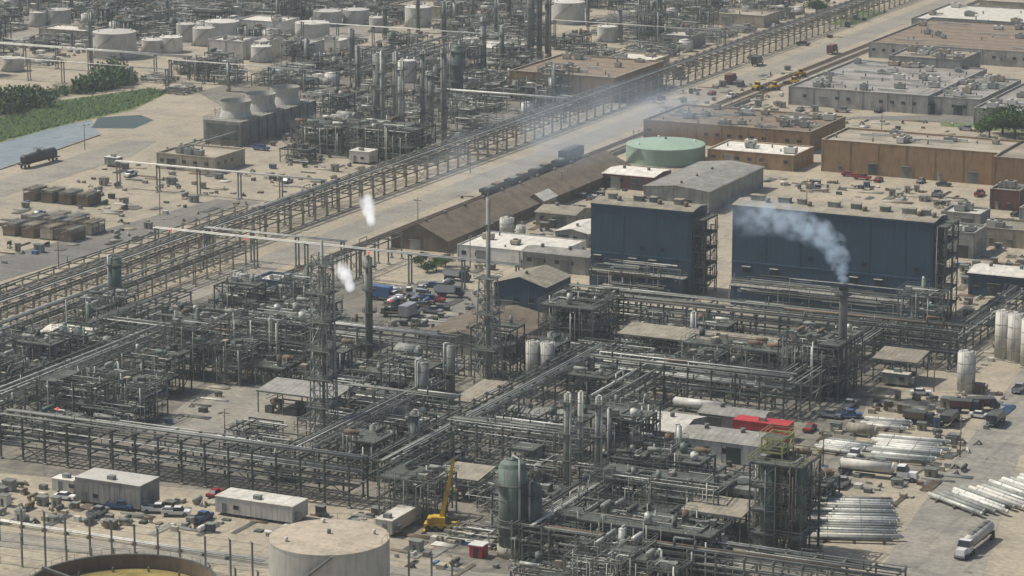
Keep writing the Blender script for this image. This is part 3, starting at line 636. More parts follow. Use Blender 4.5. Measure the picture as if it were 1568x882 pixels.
at('lattice_stack',748,600,mast)
def stack(m): m.cyl((0,0,0),(0,0,4),1.5,'vessel_green',20,r2=1.0); m.cyl((0,0,4),(0,0,25),.95,'steel_grey',20); m.cyl((0,0,24.2),(0,0,25.2),1.1,'steel_dark',20); [m.cyl((0,0,z),(0,0,z+.1),2,'grating',12) for z in(12,23)]; [m.rail(-1.6,1.6,-1.6,1.6,z+.1) for z in(12,23)]; [m.beam((o,-1.2,0),(o,-1.2,24),.07,'steel_grey') for o in(-.3,.3)]
at('exhaust_stack',1288,606,stack); SX,SY=G(1288,606)
def col(u,v,r,h,vm,seed=0,plat=True): at('distillation_column',u,v,lambda m: vcolumn(m,0,0,r,h,vm,random.Random(seed+u),plat),rs=r+1.5)
for u,v,r,h,vm in [(178,482,1.6,14,'vessel_green'),(372,470,1.7,8,'tank_white'),(567,565,.7,26,'steel_grey'),(785,850,2.6,17,'vessel_green'),(868,790,.7,24,'vessel_grey'),(815,850,1.8,13,'vessel_green'),(915,760,.6,20,'vessel_grey'),(635,720,.9,12,'vessel_grey'),(888,735,.5,18,'pipe_silver'),(690,612,1.0,12,'vessel_grey'),(648,640,1.3,12,'vessel_grey'),
    (548,150,1.0,18,'vessel_grey'),(578,215,1.3,28,'vessel_grey'),(586,220,.8,30,'vessel_grey'),(615,232,1.1,29,'pipe_silver'),(648,232,.9,32,'vessel_grey'),(680,225,1.0,31,'vessel_grey'),(700,150,2.2,18,'vessel_green'),(606,190,1,24,'vessel_grey'),(660,205,1,20,'vessel_grey'),(813,92,1.3,32,'vessel_grey'),(826,92,1.1,30,'steel_grey'),(839,90,1.3,28,'vessel_grey'),(470,110,1,12,'vessel_grey'),(740,110,1.2,20,'vessel_grey'),(350,140,.7,10,'vessel_grey')]:
    col(u,v,r,h,vm)
for u,v in [(60,40),(110,20),(400,10),(440,30),(590,60),(640,50),(680,70),(760,60),(950,60),(1010,40),(900,40),(725,30),(540,110),(30,30),(225,20),(360,12),(780,30),(140,100)]:
    col(u,v,RND.uniform(.6,1.0),RND.uniform(12,20),RND.choice(['vessel_grey','steel_grey','vessel_green']))
def reactor(m):
    R=random.Random(9); structure(m,R,-5,5,-5,5,[4.5,9,13.5,18],5,.7,'steel_dark',True,True,60,'steel_grey')
    for x,y in((-2,-2.5),(2.5,0)): m.cyl((x,y,1),(x,y,17),1.7,'vessel_green',20); m.dome(x,y,17,1.7,1,'vessel_green',20)
    structure(m,R,-4,0,-2,4,[19.5,22],4,.6,'pale_yellow',False,True,6,'pale_yellow'); m.rail(-5.3,5.3,-5.3,5.3,18.05,'pale_yellow')
at('reactor_structure',1200,845,reactor,rs=6)
def big(u,v,w,d,lv,seed,name='steel_process_structure',colr='steel_grey'):
    x,y=G(u,v); m=MB(); structure(m,random.Random(seed),-w/2,w/2,-d/2,d/2,lv,5,.5,colr,True,True,int(w*d*.6)); reserve(x-w/2,x+w/2,y-d/2,y+d/2); m.obj(name,(x,y,0))
for i,(u,v,w,d,lv) in enumerate([(1015,800,26,9,[4.5,9]),(960,850,22,12,[4,8]),(870,700,10,10,[5,9]),(640,790,12,9,[4.5,8.5]),(620,700,10,9,[4.5,8.5]),(1255,600,14,16,[5,9,13]),(890,520,14,18,[5,10]),(320,540,24,9,[4.5,9]),(240,600,12,10,[4.5,9]),(430,560,20,12,[4.5,8,12]),(640,605,12,12,[4,8]),(120,640,14,10,[4.5,9]),(1130,585,24,8,[5,9]),(1000,870,26,10,[4.5,9]),(600,240,22,18,[5,10]),(500,230,18,14,[5,9])]):
    big(u,v,w,d,lv,i+50,colr='steel_grey' if i%3==0 else 'steel_dark')
# ---------------------------------------------------------------- racks
xm=(G(0,490)[0]+G(630,275)[0]+G(1150,95)[0])/3
rack('y',xm,-170,860,w=8,levels=(4.2,6.8),bay=7,seed=1,fill=.7,col='wall_tan',leg=.24)
rack('y',xm+13,-190,-5,w=6,levels=(3.8,6),bay=6.5,seed=2,col='wall_tan')
rack('y',xm-12,-190,40,w=4,levels=(3.5,5.5),bay=7,seed=3,fill=.7,col='wall_tan')
rackX(0,703,565,762,w=7.5,levels=(3.8,6.5,9),bay=5.5,seed=4,col='steel_dark',fill=.85)
rackY(570,762,925,580,w=7.5,levels=(4.5,7.8),bay=6,seed=5,fill=.85)
rackY(0,655,240,545,w=8,levels=(4.5,7.5),bay=6,seed=6,fill=.85)
rackX(925,600,1205,640,w=8,levels=(4,6.5,9),bay=5.5,seed=7,col='steel_dark',fill=.85)
rackY(1205,640,1330,545,w=8,levels=(4.5,8),bay=6,seed=8,fill=.85)
rackY(150,545,270,490,w=6,levels=(4.5,7.5),bay=6,seed=9)
rackY(480,740,650,628,w=6,levels=(4,7),bay=6,seed=10)
rackX(800,862,1385,925,w=8,levels=(4.2,6.8),bay=5.5,seed=11,fill=.85)
rackY(800,862,940,780,w=6,levels=(4.5,7.5),bay=5,seed=12)
rackX(860,492,1480,540,w=7,levels=(4,7.5),bay=6,seed=13,col='steel_dark',fill=.8)
rackX(870,510,1470,556,w=6,levels=(4,6.5,8.5),bay=6,seed=14,fill=.7,col='steel_dark')
rackX(350,520,700,560,w=6,levels=(4.5,7),bay=6,seed=15)
rackX(150,535,480,570,w=6,levels=(4.5,7.5),bay=6,seed=16)
rackX(540,640,700,655,w=5,levels=(4,7),bay=6,seed=17)
rackX(700,705,900,730,w=6,levels=(4,7,9),bay=5.5,seed=18)
rackY(1440,560,1560,470,w=5,levels=(3.5,5),bay=6,seed=19)
rackY(930,660,1010,600,w=5,levels=(5,7.5),bay=6,seed=191)
PW=['pipe_white','pipe_silver','tank_white']
for (a,k) in [((232,398,800,450),20),((325,392,520,418),21),((182,288,495,318),22),((0,118,250,142),23),((0,96,280,124),24),((280,120,500,150),25),((690,172,860,190),26),((480,60,780,92),27),((860,58,1100,82),28)]:
    rackX(*a,w=1.6,levels=(8,),bay=15,seed=k,name='elevated_pipeline',strut=False,fill=1,rmax=.4,pcs=PW)
rackY(410,360,505,318,w=1.6,levels=(8,),bay=14,seed=29,name='elevated_pipeline',strut=False,fill=1,pcs=PW)
rackY(510,440,600,395,w=3,levels=(7,),bay=8,seed=30,name='elevated_pipeline')
rackY(560,130,700,80,w=6,levels=(5,8),bay=8,seed=32); rackY(280,250,470,182,w=5,levels=(4.5,),bay=8,seed=33)
for u,v,z in [(565,388,8.5),(376,368,8.5),(262,354,8.5),(88,628,9.6),(598,462,5)]:
    x,y=G(u,v,z); m=MB(); m.cyl((0,0,0),(0,0,z),.1,'steel_grey',6); m.cyl((0,0,z),(0,0,z+.4),.22,'lamp_red',10); m.dome(0,0,z+.4,.22,.2,'lamp_red',10); m.obj('warning_lamp',(x,y,0))
# ---------------------------------------------------------------- vehicles
def wheels(m,xs,w,r=.36):
    for x in xs:
        for y in(-w/2,w/2): m.cyl((x,y-.12,r),(x,y+.12,r),r,'tyre',12); m.cyl((x,y-.13,r),(x,y+.13,r),r*.5,'steel_grey',8)
def taper(m,x0,x1,w,z0,z1,i0,i1,iy,mm,roof):
    a=[(x0,-w/2,z0),(x1,-w/2,z0),(x1,w/2,z0),(x0,w/2,z0)]; b=[(x0+i0,-w/2+iy,z1),(x1-i1,-w/2+iy,z1),(x1-i1,w/2-iy,z1),(x0+i0,w/2-iy,z1)]
    for k in range(4): m.quad([a[k],a[(k+1)%4],b[(k+1)%4],b[k]],mm)
    m.quad(b,roof)
def vehicle(kind,c):
    m=MB()
    if kind=='parked_car':
        taper(m,-2.3,2.3,1.8,.35,.95,.06,.1,.05,c,c); taper(m,-1.6,1.0,1.6,.952,1.45,.5,.6,.18,'glass_dark',c); wheels(m,(-1.4,1.4),1.7); m.box(2.2,2.32,-.8,.8,.4,.6,'tyre'); m.box(-2.34,-2.2,-.8,.8,.4,.6,'tyre')
    if kind=='pickup_truck':
        taper(m,-2.8,2.8,1.95,.5,1.1,.03,.1,.03,c,c); taper(m,-.5,1.5,1.8,1.102,1.85,.15,.5,.15,'glass_dark',c); m.box(-2.7,-.6,-.8,.8,1.1,1.12,'tyre'); [m.box(-2.78,-.55,y-.05,y+.05,1.1,1.35,c) for y in(-.9,.9)]; m.box(-2.8,-2.72,-.85,.85,1.1,1.35,c); wheels(m,(-1.8,1.8),1.8,.42)
    if kind=='box_truck':
        m.box(-4,1.6,-1.2,1.2,1,3.6,c); taper(m,1.7,3.8,2.2,.6,1.6,0,.1,.05,'car_white','car_white'); taper(m,1.75,3.3,2.1,1.6,2.6,0,.4,.1,'glass_dark','car_white'); m.box(-4,3.5,-.5,.5,.6,1,'steel_dark'); wheels(m,(-2.8,2.7),2,.5)
    if kind=='flatbed_truck':
        m.box(-4.5,1.6,-1.2,1.2,1.1,1.3,'wood'); m.hdrum(-1.5,0,2.0,3.4,.65,0,c,12,False); m.box(-4.2,-3.4,-1,1,1.3,2.2,'steel_grey'); taper(m,1.7,3.8,2.2,.6,1.6,0,.1,.05,c,c); taper(m,1.75,3.3,2.1,1.6,2.6,0,.4,.1,'glass_dark',c); m.box(-4.4,3.5,-.5,.5,.6,1.09,'steel_dark'); wheels(m,(-3,2.7),2,.5)
    if kind=='tank_truck':
        m.hdrum(-3,0,2.3,10.5,1.15,0,'tank_white',20,False); m.box(-8.6,5,-.5,.5,.9,1.15,'steel_dark'); m.box(-8,2,-.35,.35,3.4,3.52,'steel_grey'); [m.cyl((x,0,3.3),(x,0,3.75),.35,'steel_grey',10) for x in(-6,-3,0)]
        taper(m,3.4,5.6,2.4,.9,2.0,0,0,0,'car_white','car_white'); taper(m,3.4,5.5,2.4,2.0,3.1,.1,.6,.12,'glass_dark','car_white'); taper(m,5.6,7.4,1.9,.8,1.9,0,.2,.15,'car_white','car_white'); m.box(3.3,3.9,-1.1,1.1,1.2,3.0,'car_white'); m.box(7.3,7.5,-1,1,.5,.9,'car_silver')
        [m.cyl((3.3,y,1),(3.3,y,3.6),.1,'car_silver',8) for y in(-1.1,1.1)]; wheels(m,(-8,-6.8,2.6,3.8,6.5),2.2,.52); m.box(-8.8,-8.6,-1.1,1.1,.6,1.4,'steel_grey')
    if kind=='dump_truck':
        taper(m,-3.5,1,2.4,1.4,2.8,-.2,-.2,-.1,c,'steel_dark'); taper(m,1.3,3.6,2.3,.7,1.7,0,.1,.05,'car_dark','car_dark'); taper(m,1.4,3,2.2,1.7,2.7,0,.4,.1,'glass_dark','car_dark'); m.box(-3.5,3.4,-.5,.5,.8,1.2,'steel_dark'); wheels(m,(-2.8,-1.6,2.7),2.1,.52)
    if kind=='tank_railcar':
        m.hdrum(0,0,2.7,15,1.6,0,c,24,False); m.box(-9.2,9.2,-.5,.5,1,1.4,'steel_dark'); m.box(-9.2,-7.6,-1.4,1.4,1.15,1.4,'steel_dark'); m.box(7.6,9.2,-1.4,1.4,1.15,1.4,'steel_dark'); m.cyl((0,0,4.1),(0,0,4.8),.7,c,12); m.rail(-1.5,1.5,-.9,.9,4.2,'steel_grey'); wheels(m,(-8,-6.2,6.2,8),1.45,.46); [m.beam((2,y,1.2),(2,y,4.3),.08,'steel_grey') for y in(-1.65,1.65)]; [m.box(x-.3,x+.3,-1.45,1.45,1.1,2.6,c) for x in(-6.5,6.5)]
    if kind=='hopper_railcar':
        taper(m,-6.5,6.5,3,1.3,4.2,0,0,.1,c,'steel_dark'); [m.box(x,x+.15,-1.56,1.56,1.3,4.3,c) for x in[-6.5+1.25*k for k in range(11)]]; [taper(m,x-1.6,x+1.6,2.6,1.3,.5,1,1,.8,c,c) for x in(-4,0,4)]; wheels(m,(-6,-4.6,4.6,6),1.45,.46); m.box(-7,7,-.3,.3,.9,1.25,'steel_dark'); m.box(-6,6,-.4,.4,4.3,4.4,'steel_grey')
    if kind=='gondola_railcar':
        [m.box(-6.8,6.8,y-.06,y+.06,1.0,1.9,c) for y in(-1.4,1.4)]; m.box(-6.8,6.8,-1.4,1.4,.9,1.1,'steel_dark'); m.box(-5,-1,-1.1,1.1,1.1,2.2,'steel_grey'); m.box(1,4.6,-1.1,1.1,1.1,2.4,'rust'); [m.box(x-.06,x+.06,-1.4,1.4,1.0,1.9,c) for x in(-6.8,6.8)]; wheels(m,(-6,-4.6,4.6,6),1.45,.46)
    if kind=='loader':
        m.box(-2,1,-1,1,.9,1.9,'yellow'); m.box(-.8,.5,-.8,.8,1.9,2.9,'glass_dark'); m.box(-.9,.6,-.9,.9,2.9,3,'yellow'); wheels(m,(-1.5,1.4),2.1,.7); [m.beam((.8,y,1.5),(3,y,.8),.25,'yellow') for y in(-.6,.6)]; m.box(3,3.8,-1.2,1.2,.2,1.1,'steel_dark')
    return m.mesh(kind)
VL={}
def veh(kind,u,v,rot=0,c='car_white',xy=None):
    if (kind,c) not in VL: VL[(kind,c)]=vehicle(kind,c)
    x,y=xy or G(u,v); reserve(x-2,x+2,y-2,y+2); return inst(kind,VL[(kind,c)],(x,y,zc[0] if xy is None else .3),rot)
P2=math.pi/2
veh('tank_truck',1490,842,-P2-.05)
veh('tank_railcar',60,252,P2-.05,'tank_car_black')
veh('hopper_railcar',0,0,P2,'tank_car_black',xy=(xt,G(895,250)[1]))
for k in range(4): veh('gondola_railcar',0,0,P2,'tank_car_black',xy=(xt,G(715,296)[1]+k*17+4))
CC=['car_white','car_silver','car_silver','car_blue','car_red','car_dark','car_white']
for i,(u,v) in enumerate([(600,448),(612,455),(640,462),(655,470),(668,462),(690,455),(628,486),(662,480),(605,470),(645,445),(620,470),(675,475),(700,430),(590,460),(650,455),(680,445),(635,475),(610,485),(665,440)]):
    veh(['pickup_truck','flatbed_truck','parked_car','flatbed_truck','parked_car','dump_truck','box_truck'][i%7],u,v,RND.choice([0,.3,P2,P2+.2,-P2]),RND.choice(CC))
for u,v in [(1410,165),(1440,172),(1225,170),(1290,172),(1345,172),(1480,200),(1385,170),(1170,40),(1185,42),(1060,100),(1320,275),(1345,278),(1300,270),(1410,280),(1445,285),(1435,300),(1250,292),(1535,350),(1520,345),(150,300),(120,300),(95,308),(350,250),(250,605),(330,760),(240,785),(185,780),(150,790),(270,790),(310,798),(100,765),(700,705),(1240,660),(1270,640),(1300,625),(1310,700),(1290,745),(1500,640),(1520,650),(440,280),(400,230),(1410,605),(1560,600),(1300,640),(735,210),(980,130),(1010,90),(1090,145),(1120,150),(1230,70),(1310,30),(1150,90),(60,330),(200,270),(1500,300),(1480,370)]:
    veh(RND.choice(['pickup_truck','parked_car']),u,v,RND.choice([0,.1,P2,P2,-P2,.4]),RND.choice(CC))
for u,v,c,r in [(1120,128,'wall_maroon',P2),(1275,82,'wall_maroon',P2),(1410,650,'wood',0),(1480,632,'wall_maroon',.2),(1505,628,'wall_maroon',.5),(1160,100,'car_dark',P2),(1040,120,'car_dark',P2),(1455,650,'car_dark',P2),(1525,650,'car_dark',P2)]: veh('dump_truck' if v>200 else 'box_truck',u,v,r,c)
for u,v in [(1160,138),(1185,138),(1215,130),(1225,118)]: veh('loader',u,v,RND.uniform(0,6),'yellow')
for u,v in [(1350,732)]: veh('tank_truck',u,v,0.05)
def crane(m):
    m.box(-3.2,3.2,-1.3,1.3,.7,1.5,'yellow'); wheels(m,(-2.4,-.9,.9,2.4),2.4,.6); m.box(-1.8,1,-1.1,1.1,1.5,2.8,'yellow'); m.box(.9,2,-1.1,-.1,1.5,3,'glass_dark'); m.box(-2.6,-1.6,-1.2,1.2,1.5,2.6,'yellow')
    m.beam((0,0,2.4),(1.4,.4,9),.8,'yellow'); m.beam((1.4,.4,9),(2.3,.7,14),.6,'yellow'); m.cyl((.6,0,2.4),(1.7,.3,6.5),.16,'steel_grey',8); m.beam((2.3,.7,14),(2.7,.7,8),.05,'steel_dark'); m.box(2.5,2.9,.5,.9,7.4,8,'yellow'); [m.box(x-.2,x+.2,-2.6,2.6,.2,.5,'yellow') for x in(-3,3)]; [m.cb(x,y,0,.7,.7,.2,'steel_dark') for x in(-3,3) for y in(-2.5,2.5)]
at('mobile_crane',676,812,crane,rot=.3)
def redbox(m): m.box(-1.3,1.3,-1.3,1.3,.2,2.4,'red'); m.box(-1.5,1.5,-1.5,1.5,2.4,2.55,'white_paint'); m.box(-.5,.5,-1.36,-1.3,.3,2,'glass_dark')
at('red_guard_booth',733,852,redbox)
def tubes(u,v,n,L,rot=0,r=.42,gap=1.25,mm='pipe_white'):
    m=MB(); R=random.Random(int(u))
    for k in range(n):
        o=(k-(n-1)/2)*gap; e=R.uniform(-1.2,1.2); zz=R.uniform(.86,.95); sk=R.uniform(-.15,.15); p=(-L/2+e,o-sk,zz);q=(L/2+e+R.uniform(-1,1),o+sk,zz); pm=R.choice([mm,mm,'tank_white','pipe_silver','vessel_grey'])
        m.cyl(p,q,r,pm,10); m.cyl(q,(q[0]+.3,q[1],q[2]),r,pm,10,r2=r*.5); m.cyl((p[0]-.3,p[1],p[2]),p,r*.5,pm,10,r2=r)
        for t in(-.3,.1,.35): m.cyl((t*L-.06,o,zz),(t*L+.06,o,zz),r+.03,'steel_grey',10,cap=False)
    for t in(-L*.35,0,L*.35): m.box(t-.15,t+.15,-n*gap/2,n*gap/2,0,.44,'wood')
    x,y=G(u,v); reserve(x-6,x+6,y-7,y+7); m.obj('stored_pipe_stack',(x,y,zc[0]),rot)
tubes(1388,694,12,14,rot=.12,gap=1.5); tubes(1305,800,17,16,rot=.35,gap=1.6); tubes(1545,762,18,15,rot=-.55,gap=1.6,r=.45); tubes(1290,690,6,10,gap=1.5); tubes(1360,655,5,9,gap=1.4,rot=.1)
def bundle_racks(u,v,nx,ny):
    m=MB(); R=random.Random(int(u))
    for i in range(nx):
        for j in range(ny):
            x=i*6.2;y=j*10; m.box(x-2,x+2,y-3.6,y+3.6,0,.4,'steel_dark')
            m.box(x-2,x+2,y-3.5,y+3.5,.4,2.2+R.random(),R.choice(['wood','rust','wall_tan']))
            for k in range(4): m.cyl((x-1.5+k,y-3.4,3.3),(x-1.5+k,y+3.4,3.3),.35,R.choice(['wood','vessel_grey','wall_tan']),8)
            for s in(-2.1,2.1): [m.box(x+s-.08,x+s+.08,y+t-.08,y+t+.08,0,3.4,'steel_grey') for t in(-3,0,3)]
            m.rail(x-2.1,x+2.1,y-3.6,y+3.6,2.6)
    x,y=G(u,v); reserve(x-3,x+nx*5,y-4,y+ny*9); m.obj('tube_bundle_storage',(x,y,0))
bundle_racks(25,358,4,2); bundle_racks(90,345,2,1); bundle_racks(55,305,4,1)
at('horizontal_storage_tank',1070,632,lambda m: m.hdrum(0,0,2,11,1.0,0,'white_paint',20)); at('horizontal_storage_tank',1320,668,lambda m: m.hdrum(0,0,1.6,6,1.1,0,'roof_tan',16))
for u,v,L,r in [(410,555,7,2.2),(625,560,5,2),(512,205,6,1.6),(520,195,6,1.6),(530,190,6,1.6),(425,735,4,1.7)]: at('horizontal_pressure_vessel',u,v,lambda m: m.hdrum(0,0,r+1.2,L,r,0,'vessel_grey',20))
# ---------------------------------------------------------------- fence, walls, poles
def fence(u1,v1,u2,v2,h,st,name):
    a=G(u1,v1);c=G(u2,v2);y=(a[1]+c[1])/2;m=MB();x=a[0];R=random.Random(3)
    while x<c[0]:
        m.box(x-.14,x+.14,y-.14,y+.14,0,h+R.uniform(-.4,.4),'steel_grey'); m.beam((x,y,h),(x,y-.6,h+.6),.1,'steel_grey'); x+=st*R.uniform(.9,1.1)
    for z in(h*.3,h*.55,h*.8,h): m.box(a[0],c[0],y-.02,y+.02,z,z+.04,'steel_grey')
    m.obj(name,absolute=True)
fence(-20,838,420,882,7,5,'tall_post_fence'); fence(-20,872,420,918,6,5,'tall_post_fence'); fence(590,880,720,897,5,4.5,'tall_post_fence')
a=G(-20,812);c=G(420,857); m=MB(); [m.cyl((a[0],(a[1]+c[1])/2+o,.8),(c[0],(a[1]+c[1])/2+o,.8),.16,'pipe_white',8) for o in(0,.7)]; [m.cb(a[0]+k*5,(a[1]+c[1])/2+.35,0,.3,1.4,.6,'concrete') for k in range(11)]; m.obj('ground_pipeline',absolute=True)
m=MB(); x=xt+7.5; yy=G(600,360)[1]
m.box(x,x+.25,yy,yy+260,0,1.2,'concrete'); [m.box(x-.1,x+.35,yy+k*5,yy+k*5+.4,0,1.4,'concrete') for k in range(52)]; m.obj('concrete_wall',absolute=True)
def pole(m,h=9):
    m.cyl((0,0,0),(0,0,h),.14,'wood',8,r2=.09); m.box(-1.1,1.1,-.07,.07,h-1,h-.85,'wood'); m.cyl((.7,0,h-.85),(.7,0,h-.5),.06,'white_paint',6); m.cyl((-.7,0,h-.85),(-.7,0,h-.5),.06,'white_paint',6); m.beam((0,0,h*.8),(0,-1.6,h*.95),.07,'steel_grey'); m.box(-.2,.2,-2.1,-1.5,h*.93,h*.96,'steel_grey')
pm=MB(); pole(pm); pme=pm.mesh('utility_pole')
for u,v in [(130,230),(330,205),(455,250),(380,470),(90,410),(245,330),(1560,330),(1430,600),(860,305),(720,410),(1170,235),(550,300),(300,440),(30,560),(210,700),(345,690),(1470,700),(1260,720),(460,160),(970,240),(720,265),(1120,180),(1350,200),(640,350),(1235,320),(560,420),(700,560)]:
    inst('utility_pole',pme,(*G(u,v),0),RND.choice([0,P2]))
def debris(name,P,n,seed,big=.7):
    R=random.Random(seed); g=[G(*p) for p in P]; xs=[a[0] for a in g]; ys=[a[1] for a in g]; m=MB(); k=0;t=0
    while k<n and t<n*8:
        t+=1; x=R.uniform(min(xs),max(xs));y=R.uniform(min(ys),max(ys))
        if not inpoly(x,y,g) or not free(x-1,x+1,y-1,y+1): continue
        k+=1; c=R.random(); mm=R.choice(['wood','wall_grey','rust','steel_dark','vessel_grey','wall_tan','steel_grey','wall_tan','concrete','wall_grey','steel_dark','tank_white'] + (['tarp_blue'] if R.random()<.4 else []))
        if c<.35: m.cb(x,y,.02,R.uniform(.6,2.4)*big,R.uniform(.6,2.4)*big,R.uniform(.3,1.5)*big,mm)
        elif c<.45: m.hdrum(x,y,.9,R.uniform(1.2,3),R.uniform(.3,.6),R.choice([0,1]),mm)
        elif c<.75:
            ax=R.choice([0,1]);L=R.uniform(3,9)
            for q in range(R.choice([3,5,7])):
                if ax: m.cyl((x+q*.35,y-L/2,.2),(x+q*.35,y+L/2,.2),.11,mm,6)
                else: m.cyl((x-L/2,y+q*.35,.2),(x+L/2,y+q*.35,.2),.11,mm,6)
        elif c<.9:
            for q in range(4): m.cyl((x+R.uniform(-1,1),y+R.uniform(-1,1),0),(x+R.uniform(-.1,.1),y,1.0),.2,mm,8)
        else:
            w=R.uniform(1.2,2.4);h=R.uniform(1,2.2); m.cb(x,y,.2,w,w*.8,h,mm); m.cb(x,y,h+.2,w+.3,w*.8+.3,.1,'steel_grey'); m.box(x-.3,x+.3,y-w*.4-.04,y-w*.4,.3,h*.8,'steel_dark')
    m.obj(name)
YARDS=[([(0,320),(180,250),(520,270),(480,330),(130,380),(0,410)],150),([(0,740),(560,790),(560,830),(0,800)],130),([(1180,270),(1480,300),(1500,340),(1440,320),(1160,285)],90),([(1250,620),(1560,590),(1480,720),(1250,850)],140),([(580,440),(740,440),(760,500),(600,510)],40),([(700,300),(930,290),(900,400),(700,420)],70),([(1440,330),(1568,330),(1568,560),(1480,560)],150),([(380,180),(540,150),(560,260),(420,270)],90),([(1000,150),(1240,100),(1300,170),(980,190)],90),([(560,780),(790,790),(790,880),(600,870)],45),([(850,280),(930,240),(1090,300),(900,310)],30),([(1050,0),(1400,0),(1250,70),(1000,100)],110),([(900,650),(1250,690),(1220,760),(900,720)],70),([(1270,180),(1500,190),(1560,215),(1250,195)],25),([(0,-10),(780,-10),(800,90),(0,90)],600),([(250,600),(330,590),(400,665),(230,655)],12)]
for i,(P,n) in enumerate(YARDS): debris('yard_materials',P,n,i+60,big=1.2 if i==14 else .7)
# ---------------------------------------------------------------- process fill
dense={'structure':6,'lowstructure':2,'exchanger':3,'pumps':2.5,'vessels':1.4,'column':.35,'lowpipes':1.2,'aircooler':.3}
fill([(-60,560),(60,520),(150,500),(320,480),(480,470),(560,520),(620,565),(800,575),(900,580),(690,670),(560,750),(380,720),(395,668),(225,655),(-60,690)],dense,10.5,1,half=4.2)
fill([(575,790),(640,740),(720,700),(900,650),(1030,730),(1170,740),(1250,760),(1250,880),(1150,960),(800,930),(760,850),(745,780)],dense,10.5,2,half=4.2)
fill([(860,500),(1130,500),(1480,525),(1440,570),(1330,620),(1240,650),(930,640),(850,590)],dense,10.5,3,half=4.0)
far={'structure':1.8,'lowstructure':3,'exchanger':2,'pumps':3,'vessels':1.5,'column':.2,'lowpipes':4,'aircooler':.3,'tanklet':1.8}
mid={'structure':3,'lowstructure':2,'exchanger':2,'pumps':2,'vessels':2,'column':.5,'lowpipes':2,'aircooler':.6,'tanklet':.5}
fill([(490,100),(800,95),(830,110),(960,150),(560,245),(480,240),(490,140)],mid,13,4,.9,half=5.0)
fill([(-80,-30),(800,-30),(830,95),(490,100),(490,140),(300,135),(100,82),(-80,85)],far,14,41,.9,half=5.0)
fill([(870,-30),(1300,-30),(1190,35),(1100,72),(960,100),(850,92)],far,15,5,.8,half=5.0)
fill([(-60,90),(240,105),(300,150),(250,130),(60,125),(-60,140)],far,17,6,.6)
fill([(330,210),(470,200),(560,250),(560,235),(400,255)],{'lowpipes':2,'pumps':2,'lowstructure':1},16,7,.6)
# ---------------------------------------------------------------- vegetation
def foliage(m,R,cx,cy,cz,rx,ry,rz,n,s):
    for _ in range(n):
        while True:
            a,b,c=R.uniform(-1,1),R.uniform(-1,1),R.uniform(-1,1); q=a*a+b*b+c*c
            if .25<q<1: break
        p=Vector((cx+a*rx,cy+b*ry,cz+c*rz)); d=Vector((R.gauss(0,1),R.gauss(0,1),R.gauss(0,1))).normalized(); e=d.orthogonal().normalized(); f=d.cross(e); ss=s*R.uniform(.6,1.3)
        m.quad([tuple(p+e*ss),tuple(p+f*ss*.7),tuple(p-e*ss),tuple(p-f*ss*.7)],R.choice(['leaf','leaf','leaf_light']))
def tree(seed,h=9,sp=4.5,n=16):
    R=random.Random(seed); m=MB(); m.cyl((0,0,0),(.2,.1,h*.4),.32,'bark',8,r2=.2)
    for _ in range(n):
        a=R.uniform(0,6.28);q=R.uniform(.2,1)*sp*.8; z=h*R.uniform(.35,.85); x,y=math.cos(a)*q,math.sin(a)*q
        m.cyl((.2,.1,h*.3),(x,y,z),.12,'bark',5,r2=.04,cap=False); s=R.uniform(1.1,2); foliage(m,R,x,y,z,s*1.2,s*1.2,s*.9,130,.32)
    return m.mesh('tree')
TR=[tree(1),tree(2,8,5,18),tree(3,6,4,12)]
for u,v,s in [(1515,212,1.1),(1535,205,1.4),(1555,213,1.3),(1575,205,1.2),(1250,22,1),(1262,20,.8),(668,415,.55),(655,417,.5),(645,408,.5),(682,408,.5),(1290,28,.6)]:
    inst('tree',TR[RND.randrange(3)],(*G(u,v),0),RND.uniform(0,6),(s,s,s*.9))
def shrub(seed):
    R=random.Random(seed); m=MB()
    for _ in range(6):
        x,y=R.uniform(-2.5,2.5),R.uniform(-2,2); m.cyl((x*.5,y*.5,0),(x,y,1.2),.08,'bark',5,r2=.03,cap=False); s=R.uniform(.9,1.7); foliage(m,R,x,y,s*.9,s*1.2,s*1.2,s,110,.27)
    return m.mesh('shrub')
SH=[shrub(k) for k in range(4)]
for u,v in [(-10+R_*9+RND.uniform(-5,5),171-R_*2.2+RND.uniform(-7,7)) for R_ in range(24)]+[(0,165),(15,158),(30,160),(45,165),(20,170),(160,135),(175,132),(150,138),(135,140),(185,130),(5,175)]:
    k=RND.uniform(.7,1.5)*(1.6 if u<50 or 130<u<190 else .9); inst('shrub',RND.choice(SH),(*G(u,v),0),RND.uniform(0,6),(k,k,k*1.1))
R=random.Random(8); m=MB(); gp=[G(*p) for p in [(-30,192),(80,158),(230,137),(258,141),(205,166),(100,190),(-30,225)]]; xs=[a[0] for a in gp];ys=[a[1] for a in gp]; k=0
while k<5000:
    x=R.uniform(min(xs),max(xs));y=R.uniform(min(ys),max(ys))
    if inpoly(x,y,gp):
        k+=1;h=R.uniform(.3,1);a=R.uniform(0,3.14);w=.5; m.quad([(x-w*math.cos(a),y-w*math.sin(a),0),(x+w*math.cos(a),y+w*math.sin(a),0),(x+w*.6*math.cos(a),y+.3,h),(x-w*.6*math.cos(a),y+.3,h)],R.choice(['leaf_light','leaf']))
m.obj('grass')
